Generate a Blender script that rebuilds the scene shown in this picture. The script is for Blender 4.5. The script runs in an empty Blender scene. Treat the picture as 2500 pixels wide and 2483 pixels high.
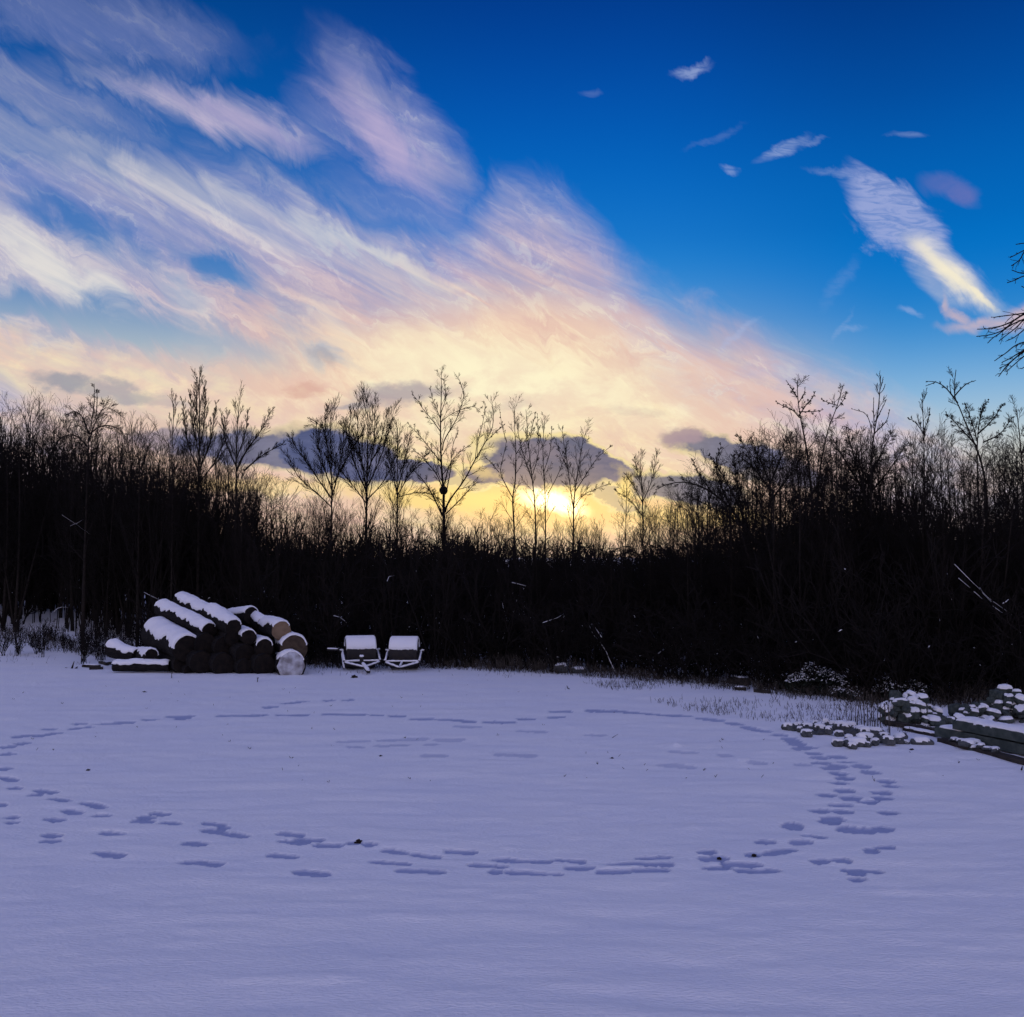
import bpy, math, random
import numpy as np
from mathutils import Vector, Matrix

scene = bpy.context.scene
COL = scene.collection

# ------------------------------------------------------------------ camera
F = 2620.0                       # focal length in pixels of the 2500 px wide photograph
EYE = 2.7
TH = math.atan((1360 - 1241.5) / F)
cam_data = bpy.data.cameras.new("camera")
cam_data.sensor_width = 36.0
cam_data.lens = F / 2500.0 * 36.0
cam_data.clip_start = 0.05
cam_data.clip_end = 8000.0
cam = bpy.data.objects.new("camera", cam_data)
COL.objects.link(cam)
cam.location = (0, 0, EYE)
cam.rotation_euler = (math.pi / 2 + TH, 0, 0)
scene.camera = cam
scene.view_settings.view_transform = 'Standard'
scene.view_settings.look = 'None'
scene.view_settings.exposure = 0.0
scene.view_settings.gamma = 1.0
scene.view_settings.use_curve_mapping = False


def ray(px, py):
    a, b = (px - 1250) / F, (1241.5 - py) / F
    return (a, math.cos(TH) - b * math.sin(TH), math.sin(TH) + b * math.cos(TH))


def P(px, py, Y):
    """point seen at photograph pixel px,py that stands Y metres ahead"""
    d = ray(px, py)
    k = Y / d[1]
    return Vector((d[0] * k, Y, EYE + d[2] * k))


def G(px, py, z=0.0):
    """ground point seen at px,py"""
    d = ray(px, py)
    k = (z - EYE) / d[2]
    return Vector((d[0] * k, d[1] * k, z))


def AE(px, py):
    """sky direction as azimuth/elevation (in units of 1/2620 rad)"""
    d = Vector(ray(px, py)).normalized()
    return (math.atan2(d.x, d.y) * F + 1250, 1360 - math.asin(d.z) * F)


# ------------------------------------------------------------------ world
SUN_AZ = math.radians(2.0)
SUN_EL = math.radians(3.0)
world = bpy.data.worlds.new("World")
scene.world = world
world.use_nodes = True
wt = world.node_tree
wt.nodes.clear()


def node(t, **kw):
    n = wt.nodes.new(t)
    for k, v in kw.items():
        setattr(n, k, v)
    return n


def put(sock, v):
    if isinstance(v, bpy.types.NodeSocket):
        wt.links.new(v, sock)
    else:
        sock.default_value = v


def M(op, a, b=0.0, c=0.0, clamp=False):
    n = node('ShaderNodeMath', operation=op, use_clamp=clamp)
    put(n.inputs[0], a); put(n.inputs[1], b); put(n.inputs[2], c)
    return n.outputs[0]


def VM(op, a, b=(0, 0, 0)):
    n = node('ShaderNodeVectorMath', operation=op)
    put(n.inputs[0], a); put(n.inputs[1], b)
    return n.outputs['Value'] if op in ('LENGTH', 'DOT_PRODUCT') else n.outputs[0]


def SS(v, lo, hi, a=0.0, b=1.0, interp='SMOOTHSTEP'):
    n = node('ShaderNodeMapRange', interpolation_type=interp)
    put(n.inputs['Value'], v)
    n.inputs['From Min'].default_value = lo; n.inputs['From Max'].default_value = hi
    n.inputs['To Min'].default_value = a; n.inputs['To Max'].default_value = b
    return n.outputs['Result']


def mapping(v, loc=(0, 0, 0), rot=0.0, scale=(1, 1, 1), kind='TEXTURE'):
    n = node('ShaderNodeMapping', vector_type=kind)
    put(n.inputs['Vector'], v)
    n.inputs['Location'].default_value = loc
    n.inputs['Rotation'].default_value = (0, 0, rot)
    n.inputs['Scale'].default_value = scale
    return n.outputs[0]


def noise(v, scale=1.0, detail=4.0, rough=0.55, dist=0.0, color=False):
    n = node('ShaderNodeTexNoise', noise_dimensions='2D')
    put(n.inputs['Vector'], v)
    n.inputs['Scale'].default_value = scale
    n.inputs['Detail'].default_value = detail
    n.inputs['Roughness'].default_value = rough
    n.inputs['Distortion'].default_value = dist
    return n.outputs['Color' if color else 'Fac']


def mixc(f, a, b, mode='MIX'):
    n = node('ShaderNodeMix', data_type='RGBA', blend_type=mode)
    put(n.inputs[0], f)
    for s, v in ((n.inputs[6], a), (n.inputs[7], b)):
        put(s, v if isinstance(v, bpy.types.NodeSocket) else (*v, 1.0))
    return n.outputs[2]


def lin(r, g, b):
    f = lambda c: (c / 255 / 12.92) if c <= 10 else ((c / 255 + 0.055) / 1.055) ** 2.4
    return (f(r), f(g), f(b))


def ramp(v, stops, lo, hi):
    """stops: (value, srgb)"""
    t = SS(v, lo, hi, interp='LINEAR')
    n = node('ShaderNodeValToRGB')
    cr = n.color_ramp
    cr.interpolation = 'B_SPLINE' if len(stops) > 3 else 'LINEAR'
    while len(cr.elements) < len(stops):
        cr.elements.new(0.5)
    for e, (x, c) in zip(cr.elements, stops):
        e.position = (x - lo) / (hi - lo)
        e.color = (*lin(*c), 1.0)
    wt.links.new(t, n.inputs[0])
    return n.outputs[0]


tc = node('ShaderNodeTexCoord')
DIR = tc.outputs['Generated']
sx = node('ShaderNodeSeparateXYZ'); wt.links.new(DIR, sx.inputs[0])
X, Y_, Z = sx.outputs
U = M('MULTIPLY_ADD', M('ARCTAN2', X, Y_), F, 1250.0)
V = M('MULTIPLY_ADD', M('ARCSINE', Z), -F, 1360.0)
cb = node('ShaderNodeCombineXYZ'); wt.links.new(U, cb.inputs[0]); wt.links.new(V, cb.inputs[1])
PP = cb.outputs[0]
FRONT = SS(Y_, 0.45, 0.80)

# the cirrus lies on a flat layer overhead: its streaks run towards azimuth 24 degrees right
zz = M('ADD', M('MAXIMUM', Z, 0.0), 0.07)
cp = node('ShaderNodeCombineXYZ')
wt.links.new(M('DIVIDE', X, zz), cp.inputs[0]); wt.links.new(M('DIVIDE', Y_, zz), cp.inputs[1])
CPL = cp.outputs[0]
AX = math.radians(90 - 23.7)
streak = noise(mapping(CPL, rot=AX, scale=(2.3, 0.42, 1)), 1.0, 5.0, 0.58, 0.9)
# small puffs: noise in sky angle


fibre = noise(mapping(PP, rot=math.radians(25), scale=(430, 40, 1)), 1.0, 5.0, 0.60, 0.5)

def wobble(rot, scale, amp, rough, dist, pos=None):
    pos = PP if pos is None else pos
    # two grey noises joined into one offset in the sky plane
    a = noise(mapping(pos, rot=rot, scale=scale), 1.0, 5.0, rough, dist)
    b = noise(mapping(pos, loc=(3171.0, 911.0, 0), rot=rot, scale=scale), 1.0, 5.0, rough, dist)
    c = node('ShaderNodeCombineXYZ')
    wt.links.new(M('MULTIPLY_ADD', a, amp[0], -0.5 * amp[0]), c.inputs[0])
    wt.links.new(M('MULTIPLY_ADD', b, amp[1], -0.5 * amp[1]), c.inputs[1])
    return c.outputs[0]


ragged = wobble(math.radians(42), (190, 80, 1), (130, 130), 0.60, 0.5)
P_CIR = VM('ADD', PP, ragged)


def ellipse(base, it, soft=0.5):
    """distance field of one soft ellipse centred on the sky direction of pixel cx,cy"""
    cx, cy, rx, ry, ang = it[:5]
    amp = it[5] if len(it) > 5 else 1.0
    a = math.radians(ang)
    c = AE(cx, cy)
    ex = AE(cx + rx * math.cos(a), cy + rx * math.sin(a))
    ey = AE(cx - ry * math.sin(a), cy + ry * math.cos(a))
    lx = math.hypot(ex[0] - c[0], ex[1] - c[1]); ly = math.hypot(ey[0] - c[0], ey[1] - c[1])
    ang2 = math.atan2(ex[1] - c[1], ex[0] - c[0])
    d = VM('SUBTRACT', base, (c[0], c[1], 0))
    p = VM('DOT_PRODUCT', d, (math.cos(ang2) / lx, math.sin(ang2) / lx, 0))
    r = VM('DOT_PRODUCT', d, (-math.sin(ang2) / ly, math.cos(ang2) / ly, 0))
    q = M('SQRT', M('MULTIPLY_ADD', p, p, M('MULTIPLY', r, r)))
    return SS(q, 1 + soft, max(0.0, 1 - soft), 0.0, amp)


def reaches(it, rect, soft, margin):
    """does this ellipse touch the patch of sky rect = u0, u1, v0, v1"""
    cx, cy, rx, ry, ang = it[:5]
    a = math.radians(ang)
    k = 1 + soft
    hx = k * math.hypot(rx * math.cos(a), ry * math.sin(a)) + margin
    hy = k * math.hypot(rx * math.sin(a), ry * math.cos(a)) + margin
    c = AE(cx, cy)
    return c[0] - hx < rect[1] and c[0] + hx > rect[0] and c[1] - hy < rect[3] and c[1] + hy > rect[2]


def group(base, items, soft, rect, margin):
    acc = None
    for it in items:
        if not reaches(it, rect, soft, margin):
            continue
        b = ellipse(base, it, soft)
        acc = b if acc is None else M('MAXIMUM', acc, b)
    return acc


# --- clear sky
left = ramp(V, [(-3000, (0, 34, 100)), (-300, (0, 40, 112)), (0, (0, 50, 120)), (300, (0, 84, 162)), (560, (20, 104, 182)),
                (760, (70, 128, 190)), (930, (196, 205, 200)), (1120, (226, 196, 160)), (1360, (222, 176, 120))], -3000, 1400)
right = ramp(V, [(-3000, (0, 34, 100)), (-300, (0, 34, 94)), (0, (0, 38, 106)), (330, (0, 74, 160)), (600, (0, 108, 192)), (720, (0, 116, 200)),
                 (860, (50, 140, 208)), (1000, (138, 186, 222)), (1120, (205, 208, 200)), (1360, (236, 200, 140))], -3000, 1400)
mid = ramp(V, [(-3000, (0, 34, 100)), (-300, (0, 42, 112)), (0, (0, 46, 122)), (300, (0, 80, 174)), (600, (0, 116, 204)),
               (800, (60, 150, 216)), (950, (226, 208, 180)), (1120, (255, 216, 152)), (1360, (248, 180, 104))], -3000, 1400)
base = mixc(SS(U, 300, 1300), left, mid)
base = mixc(SS(U, 1500, 2200), base, right)
# physical sky, low sun
nish = node('ShaderNodeTexSky', sky_type='NISHITA')
nish.sun_disc = False
nish.sun_elevation = SUN_EL
nish.sun_rotation = SUN_AZ
nish.air_density = 1.0; nish.dust_density = 0.6; nish.ozone_density = 3.0
# antisolar half: lavender dusk behind the photographer
back = ramp(Z, [(0.0, (244, 226, 226)), (0.25, (240, 222, 236)), (0.6, (182, 184, 228)), (1.0, (60, 102, 192))], 0.0, 1.0)
base = mixc(SS(Y_, 0.55, -0.35), base, back)

# --- cirrus sheet
fc = node('ShaderNodeFloatCurve')
E0, E1 = -2500.0, 3200.0
V0, V1 = -1400.0, 1700.0
wt.links.new(SS(U, E0, E1, interp='LINEAR'), fc.inputs['Value'])
edge_px = [(0, 345), (350, 395), (500, 415), (700, 470), (850, 545), (960, 575), (1080, 590), (1150, 560), (1215, 485), (1290, 480),
           (1400, 540), (1520, 655), (1620, 760), (1740, 812), (1830, 835), (1930, 890), (2040, 938), (2140, 985), (2260, 1055), (2400, 1120)]
pts = [(E0, -1000), (-900, -200)] + [AE(*p) for p in edge_px] + [(2900, 1500), (E1, 1650)]
cm = fc.mapping
cv = cm.curves[0]
while len(cv.points) < len(pts):
    cv.points.new(0.5, 0.5)
for p, (u, v) in zip(cv.points, pts):
    p.location = ((u - E0) / (E1 - E0), (v - V0) / (V1 - V0))
cm.update()
edge = SS(fc.outputs[0], 0, 1, V0, V1, interp='LINEAR')
sr = node('ShaderNodeSeparateXYZ'); wt.links.new(ragged, sr.inputs[0])
inside = M('ADD', M('SUBTRACT', V, edge), M('MULTIPLY', sr.outputs[1], 1.1))
sheet = SS(inside, -95, 95)
sunp = AE(1330, 1130)
su = M('SUBTRACT', U, sunp[0]); sv = M('SUBTRACT', V, sunp[1])
su = M('MAXIMUM', M('MULTIPLY', su, -0.72), su)
sv = M('MULTIPLY', sv, 1.5)
DS = M('SQRT', M('MULTIPLY_ADD', su, su, M('MULTIPLY', sv, sv)))
n_str = SS(streak, 0.33, 0.62)
n_fib = SS(fibre, 0.30, 0.66)
thin = M('MULTIPLY', M('MULTIPLY_ADD', n_str, 0.26, 0.76), M('MULTIPLY_ADD', n_fib, 0.24, 0.78))
near = SS(DS, 900, 480)
alpha0 = M('MULTIPLY', M('MULTIPLY', sheet, M('MAXIMUM', thin, near)), SS(Y_, -0.25, 0.3))
DSw = M('ADD', DS, M('MULTIPLY', M('SUBTRACT', streak, 0.5), 520))
ccol = ramp(DSw, [(0, (253, 220, 164)), (250, (252, 232, 190)), (380, (247, 226, 194)), (520, (240, 206, 182)), (680, (228, 196, 186)), (850, (208, 188, 196)),
                  (1150, (184, 180, 204)), (2600, (130, 140, 190))], 0, 2600)
ccol = mixc(M('MULTIPLY', SS(inside, 300, 10), 0.55), ccol, mixc(n_fib, lin(146, 148, 206), lin(196, 188, 214)))
ccol = mixc(M('MULTIPLY', SS(DS, 720, 1120), 0.85), ccol, mixc(n_str, lin(150, 156, 202), lin(206, 200, 208)))
fine = noise(mapping(P_CIR, rot=math.radians(24), scale=(170, 24, 1)), 1.0, 5.0, 0.62, 0.25)
ccol = mixc(M('MULTIPLY', SS(fine, 0.60, 0.36), 0.34), ccol, mixc(near, lin(120, 132, 190), lin(226, 178, 166)))
ccol = mixc(M('MULTIPLY', SS(fine, 0.54, 0.72), 0.38), ccol, mixc(near, lin(226, 222, 222), lin(255, 240, 206)))
mottle = noise(mapping(P_CIR, rot=math.radians(20), scale=(230, 95, 1)), 1.0, 3.0, 0.6, 0.4)
ccol = mixc(M('MULTIPLY', SS(mottle, 0.50, 0.68), 0.42), ccol, mixc(near, lin(176, 172, 196), lin(222, 180, 172)))
P_LOW = VM('ADD', PP, VM('MULTIPLY', ragged, (0.42, 0.42, 0)))

GAPS = [(190, 545, 130, 34, 32, .85), (345, 610, 75, 28, 30, .55), (530, 655, 95, 40, 28, .95), (60, 752, 170, 42, 10, 1.0), (300, 798, 330, 48, 11, 1.0),
        (560, 845, 120, 34, 8, .7), (900, 510, 180, 34, 22, .5), (790, 868, 65, 22, 24, .6), (430, 715, 90, 24, 35, .45), (700, 760, 70, 30, 40, .35)]
ADDS = [(200, 40, 300, 75, 12, .55), (400, 90, 130, 60, 18, .5), (380, 128, 150, 26, 5, .45), (520, 275, 270, 48, 17, .85), (110, 235, 280, 55, 20, .38),
        (960, 330, 215, 82, 48, 1.0), (1060, 450, 90, 50, 50, .6), (840, 290, 110, 60, 10, .5), (40, 320, 300, 50, 12, .45), (1010, 520, 200, 60, 20, .35)]
PLUME = [(940, 350, 170, 50, 50, .9), (560, 290, 200, 30, 18, .6)]
LOWBAND = [(60, 884, 420, 58, 14, .95), (420, 965, 420, 58, 14, .85)]
LOBE = [(130, 650, 190, 42, 38, .95), (250, 715, 70, 26, 35, .85), (900, 612, 270, 22, 22, .95), (360, 430, 360, 44, 18, .6), (640, 520, 240, 30, 20, .45), (800, 780, 70, 32, 45, .6),
        (460, 740, 80, 30, 48, .5), (1000, 690, 260, 26, 22, .35), (620, 560, 160, 28, 20, .4)]
BRIGHT = [(1230, 930, 360, 80, 8, .95), (1010, 900, 190, 40, 15, .7), (1500, 1010, 200, 36, 8, .6), (930, 930, 60, 22, -35, .8), (1250, 1020, 260, 50, 0, .6)]
DARK = [(830, 1115, 195, 62, 10, 1.0), (640, 1100, 240, 44, 4, .95), (430, 1075, 110, 26, 4, .6), (990, 1148, 130, 30, 4, 1.0),
        (1340, 1125, 180, 62, 8, 1.0), (1450, 1125, 120, 40, 22, 1.0), (1270, 1165, 170, 32, 4, 1.0), (1500, 1215, 80, 26, 25, .85),
        (1790, 1108, 160, 38, 12, .95), (1660, 1195, 170, 36, 8, .95), (1900, 1150, 130, 38, 14, .85), (1150, 1178, 90, 18, 3, .8)]
SMALL = [(985, 962, 125, 26, -4, .75), (880, 985, 70, 13, -8, .7), (165, 932, 65, 20, 8, .8), (290, 955, 120, 18, 12, .6), (400, 985, 60, 12, 12, .35),
         (1665, 1070, 55, 18, 0, .9), (790, 870, 45, 18, 30, .4), (1250, 985, 60, 14, -8, .25), (1560, 1000, 70, 14, 5, .2)]
ROSE = [(742, 952, 42, 18, 0, .6)]
VEILR = [(2170, 520, 120, 66, 40, .80), (2240, 575, 110, 46, 50, .68), (2120, 455, 80, 22, 20, .4)]
WHITE = [(2330, 672, 125, 33, 39, .95), (2375, 716, 50, 16, 28, .5), (2290, 685, 80, 26, 40, .4)]
CREAM = [(2318, 668, 92, 15, 40, .75), (2385, 718, 50, 8, 36, .8)]
PEACH = [(2415, 786, 84, 14, -4, .8), (2345, 768, 34, 10, 35, .7), (2320, 742, 7, 26, -10, .5), (2505, 768, 66, 22, -20, .8)]
MAUVE = [(2300, 450, 46, 26, 10, .7), (2345, 470, 40, 26, 30, .75)]
WISPS = [(1690, 172, 40, 13, -18, .65), (1720, 160, 18, 9, -50, .4), (1905, 368, 55, 12, -22, .6), (1965, 352, 40, 6, -10, .3), (1780, 418, 20, 9, 15, .45), (2210, 330, 40, 6, 0, .35), (2052, 795, 40, 7, -50, .22), (2080, 795, 26, 9, 10, .28),
         (2225, 768, 26, 8, 8, .45), (1740, 335, 60, 8, -25, .12), (2050, 690, 60, 16, -52, .12), (1800, 820, 55, 8, -42, .4), (2030, 425, 50, 8, 16, .3), (1440, 235, 22, 8, 0, .15)]
HOLES = [(1530, 1190, 42, 26, 60, .9), (1080, 1215, 190, 22, 4, .85), (1720, 1265, 160, 24, 0, .6), (1180, 1150, 40, 14, 30, .5), (700, 1190, 260, 18, 3, .5)]
WARM = [(1330, 1225, 330, 74, 3, .85)]
CORE = [(1345, 1226, 74, 19, 12, 1.0)]
GLOW = [(1345, 1228, 210, 62, 5, .34)]


def compose(rect):
    """the whole sky as seen in one patch, only with the clouds that reach it"""
    global wt
    outer = wt
    wt = bpy.data.node_groups.new("sky_patch", 'ShaderNodeTree')
    shared = dict(PP=PP, P_CIR=P_CIR, P_LOW=P_LOW, alpha0=alpha0, ccol=ccol, base=base, thin=thin, near=near, DS=DS, U=U, V=V, Z=Z, CPL=CPL, FRONT=FRONT, nishita=nish.outputs[0])
    gi = node('NodeGroupInput')
    for name, sock in shared.items():
        kind = {'VECTOR': 'NodeSocketVector', 'RGBA': 'NodeSocketColor', 'VALUE': 'NodeSocketFloat'}[sock.type]
        wt.interface.new_socket(name=name, in_out='INPUT', socket_type=kind)
    I = {name: gi.outputs[name] for name in shared}
    lazy = {}

    def once(name, make):
        if name not in lazy:
            lazy[name] = make()
        return lazy[name]
    s_puff = lambda: once('s_puff', lambda: SS(noise(mapping(I['PP'], scale=(120, 60, 1)), 1.0, 5.0, 0.6, 0.2), 0.34, 0.66))
    s_rip = lambda: once('s_rip', lambda: SS(noise(mapping(I['PP'], rot=math.radians(8), scale=(60, 13, 1)), 1.0, 4.0, 0.65, 0.6), 0.3, 0.62))

    def g(base_, items, soft, margin):
        if not any(reaches(it, rect, soft, margin) for it in items):
            return None
        if base_ == 'P_PUF':
            v = once('P_PUF', lambda: VM('ADD', I['PP'], wobble(0.0, (95, 60, 1), (110, 60), 0.58, 0.0, I['PP'])))
        else:
            v = I[base_]
        return group(v, items, soft, rect, margin)
    al = I['alpha0']
    gp = g('P_CIR', GAPS, 0.75, 80)
    if gp is not None:
        al = M('MULTIPLY', al, M('SUBTRACT', 1.0, gp))
    ad = g('P_CIR', ADDS, 0.75, 80)
    if ad is not None:
        al = M('MAXIMUM', al, M('MULTIPLY', ad, I['thin']))
    col = I['ccol']
    if rect[2] < 260:
        col = mixc(SS(I['V'], 300, 60, 0.0, 0.8), col, lin(142, 152, 192))
    for items, soft, tint in ((PLUME, .8, lin(206, 186, 214)), (LOBE, .8, None)):
        k = g('P_CIR', items, soft, 80)
        if k is not None:
            col = mixc(k, col, tint or mixc(I['near'], lin(224, 220, 216), lin(248, 222, 194)))
    k = g('P_CIR', LOWBAND, .6, 80)
    if k is not None:
        col = mixc(k, col, mixc(s_puff(), lin(248, 226, 188), lin(230, 204, 190)))
    k = g('P_CIR', BRIGHT, .7, 80)
    if k is not None:
        col = mixc(k, col, lin(254, 244, 206))
    if rect[3] > 820 and rect[0] < 2200:
        # rosy mottling low in the sheet
        col = mixc(M('MULTIPLY', M('MULTIPLY', s_puff(), SS(I['V'], 780, 980)), M('MULTIPLY', SS(I['U'], -680, -150), 0.50)), col, lin(232, 196, 178))
    out = mixc(al, I['base'], col)
    k = g('PP', WARM, .9, 0)
    if k is not None:
        out = mixc(k, out, lin(255, 208, 124))
    k = g('P_PUF', DARK, .24, 60)
    if k is not None:
        d = mixc(SS(I['DS'], 420, 60), mixc(s_puff(), lin(62, 76, 120), lin(90, 100, 140)), mixc(s_puff(), lin(98, 100, 124), lin(132, 122, 134)))
        r = M('MULTIPLY', M('MULTIPLY', k, M('SUBTRACT', 1.0, k)), SS(I['DS'], 700, 120, 0.0, 3.2), clamp=True)
        out = mixc(r, mixc(M('MULTIPLY', k, 0.97), out, d), lin(255, 232, 164))
    for base_, items, soft, tint in (('P_PUF', SMALL, .5, None), ('P_PUF', ROSE, .5, lin(214, 166, 152)),
                                     ('P_PUF', HOLES, .5, lin(255, 222, 140)), ('P_CIR', VEILR, .35, lin(166, 176, 220)), ('P_LOW', WHITE, .6, lin(226, 222, 220)),
                                     ('P_LOW', CREAM, .8, lin(252, 240, 206)), ('P_LOW', PEACH, .8, lin(226, 192, 186)), ('P_LOW', MAUVE, .6, lin(104, 114, 182)),
                                     ('P_LOW', WISPS, .7, lin(172, 188, 226))):
        k = g(base_, items, soft, 80)
        if k is None:
            continue
        if items is VEILR:
            k = M('MULTIPLY', k, M('MULTIPLY_ADD', s_rip(), 0.45, 0.5))
        if items is WHITE or items is PEACH or items is MAUVE:
            k = M('MULTIPLY', k, M('MULTIPLY_ADD', s_puff(), 0.35, 0.65))
        if items is WISPS:
            k = M('MULTIPLY', k, M('MULTIPLY_ADD', s_rip(), 0.5, 0.32))
        out = mixc(k, out, tint or mixc(SS(I['U'], 500, 1500), lin(146, 150, 164), lin(172, 148, 156)))
    if rect[0] < 100 or rect[1] > 2300 or rect[2] < 300:
        # overhead and behind: the same cirrus goes on thinly
        veil = M('MULTIPLY', SS(noise(I['CPL'], 0.55, 3.0, 0.5, 0.3), 0.42, 0.68, 0.0, 0.62), SS(I['FRONT'], 1.0, 0.0))
        out = mixc(M('MULTIPLY', veil, SS(I['Z'], 0.05, 0.25)), out, lin(172, 170, 214))
    k = g('P_LOW', CORE, .6, 60)
    if k is not None:
        out = mixc(k, out, (2.0, 1.7, 0.95), 'ADD')
    k = g('PP', GLOW, 1.0, 0)
    if k is not None:
        out = mixc(k, out, (0.9, 0.55, 0.12), 'ADD')
    out = mixc(0.0010, out, I['nishita'], 'ADD')
    wt.interface.new_socket(name='Color', in_out='OUTPUT', socket_type='NodeSocketColor')
    go = node('NodeGroupOutput')
    wt.links.new(out, go.inputs[0])
    tree, wt = wt, outer
    gn = node('ShaderNodeGroup', node_tree=tree)
    for name, sock in shared.items():
        wt.links.new(sock, gn.inputs[name])
    b = node('ShaderNodeBackground')
    wt.links.new(gn.outputs[0], b.inputs['Color'])
    return b.outputs[0]


EVERY = GAPS + ADDS + LOBE + LOWBAND + BRIGHT + DARK + SMALL + VEILR + WHITE + CREAM + PEACH + MAUVE + WISPS + HOLES + CORE


def patches(rect, depth):
    """halve the sky until few clouds reach a patch; Cycles then skips the rest"""
    n = sum(reaches(it, rect, 0.6, 70) for it in EVERY)
    if n <= 5 or depth == 0:
        return compose(rect)
    u0, u1, v0, v1 = rect
    if (u1 - u0) > 1.3 * (v1 - v0):
        m = (u0 + u1) / 2; a = patches((u0, m, v0, v1), depth - 1); b = patches((m, u1, v0, v1), depth - 1); x = U
    else:
        m = (v0 + v1) / 2; a = patches((u0, u1, v0, m), depth - 1); b = patches((u0, u1, m, v1), depth - 1); x = V
    return either(M('GREATER_THAN', x, m), a, b)


def either(f, a, b):
    n = node('ShaderNodeMixShader')
    wt.links.new(f, n.inputs[0]); wt.links.new(a, n.inputs[1]); wt.links.new(b, n.inputs[2])
    return n.outputs[0]


BIG = (-9000, 9000, -4000, 5600)
win = (-720, 2760, -300, 1500)
shader = patches(win, 5)
out_sky = compose((-9000, -400, -4000, -400))
inside_win = M('MULTIPLY', M('MULTIPLY', M('GREATER_THAN', U, win[0]), M('LESS_THAN', U, win[1])), M('GREATER_THAN', V, win[2]))
wo = node('ShaderNodeOutputWorld')
wt.links.new(either(inside_win, out_sky, shader), wo.inputs['Surface'])
world.cycles.sampling_method = 'MANUAL'
world.cycles.sample_map_resolution = 512
scene.cycles.use_adaptive_sampling = True
scene.cycles.adaptive_threshold = 0.03
scene.cycles.max_bounces = 4
scene.cycles.diffuse_bounces = 2
scene.cycles.glossy_bounces = 1

# ------------------------------------------------------------------ sun lamp, low behind the wood
sd = bpy.data.lights.new("sun", 'SUN')
sd.energy = 0.35
sd.angle = math.radians(6)
sd.color = (1.0, 0.72, 0.42)
sun = bpy.data.objects.new("sun", sd)
COL.objects.link(sun)
sdir = Vector((math.sin(SUN_AZ) * math.cos(SUN_EL), math.cos(SUN_AZ) * math.cos(SUN_EL), math.sin(SUN_EL)))
sun.rotation_euler = sdir.to_track_quat('Z', 'Y').to_euler()
sun.location = (5, 60, 20)

# ------------------------------------------------------------------ helpers for things
def tag(o, label=None, category=None, group=None, kind=None):
    for k, v in (('label', label), ('category', category), ('group', group), ('kind', kind)):
        if v:
            o[k] = v
    return o


def link(o, parent=None):
    COL.objects.link(o)
    if parent is not None:
        o.parent = parent
    return o


def empty(name, loc, label=None, category=None, group=None):
    o = bpy.data.objects.new(name, None)
    o.empty_display_size = 0.2
    o.location = loc
    link(o)
    return tag(o, label, category, group)


def mesh_obj(name, verts, faces, mat, parent=None, loc=(0, 0, 0), smooth=False):
    me = bpy.data.meshes.new(name)
    me.from_pydata([tuple(v) for v in verts], [], [tuple(f) for f in faces])
    me.materials.append(mat)
    if smooth:
        me.polygons.foreach_set('use_smooth', [True] * len(me.polygons))
    me.update()
    o = bpy.data.objects.new(name, me)
    o.location = loc
    return link(o, parent)


def quads_mesh(name, verts, quads, mat, smooth=False):
    """fast mesh from numpy arrays"""
    me = bpy.data.meshes.new(name)
    n = len(quads)
    me.vertices.add(len(verts)); me.vertices.foreach_set('co', np.ascontiguousarray(verts, dtype=np.float32).ravel())
    me.loops.add(n * 4); me.loops.foreach_set('vertex_index', np.ascontiguousarray(quads, dtype=np.int32).ravel())
    me.polygons.add(n); me.polygons.foreach_set('loop_start', np.arange(0, n * 4, 4, dtype=np.int32))
    me.polygons.foreach_set('loop_total', np.full(n, 4, dtype=np.int32))
    if smooth:
        me.polygons.foreach_set('use_smooth', np.ones(n, dtype=bool))
    me.materials.append(mat)
    me.update(calc_edges=True)
    return me


# ------------------------------------------------------------------ materials
def material(name, color, rough=0.8, spots=None, scale=8.0, bump=0.0, bump_scale=30.0, spec=0.3, stretch=(1, 1, 1)):
    m = bpy.data.materials.new(name)
    m.use_nodes = True
    nt = m.node_tree
    bs = nt.nodes['Principled BSDF']
    bs.inputs['Base Color'].default_value = (*color, 1)
    bs.inputs['Roughness'].default_value = rough
    bs.inputs['Specular IOR Level'].default_value = spec
    t = nt.nodes.new('ShaderNodeTexCoord')
    mp = nt.nodes.new('ShaderNodeMapping'); mp.inputs['Scale'].default_value = stretch
    nt.links.new(t.outputs['Object'], mp.inputs[0])
    if spots is not None:
        nz = nt.nodes.new('ShaderNodeTexNoise'); nz.inputs['Scale'].default_value = scale; nz.inputs['Detail'].default_value = 5
        nt.links.new(mp.outputs[0], nz.inputs['Vector'])
        cr = nt.nodes.new('ShaderNodeValToRGB')
        cr.color_ramp.elements[0].position = 0.35; cr.color_ramp.elements[0].color = (*color, 1)
        cr.color_ramp.elements[1].position = 0.65; cr.color_ramp.elements[1].color = (*spots, 1)
        nt.links.new(nz.outputs['Fac'], cr.inputs[0]); nt.links.new(cr.outputs[0], bs.inputs['Base Color'])
    if bump:
        nb = nt.nodes.new('ShaderNodeTexNoise'); nb.inputs['Scale'].default_value = bump_scale; nb.inputs['Detail'].default_value = 6
        nt.links.new(mp.outputs[0], nb.inputs['Vector'])
        b = nt.nodes.new('ShaderNodeBump'); b.inputs['Strength'].default_value = 1.0; b.inputs['Distance'].default_value = bump
        nt.links.new(nb.outputs['Fac'], b.inputs['Height']); nt.links.new(b.outputs[0], bs.inputs['Normal'])
    return m


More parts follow.
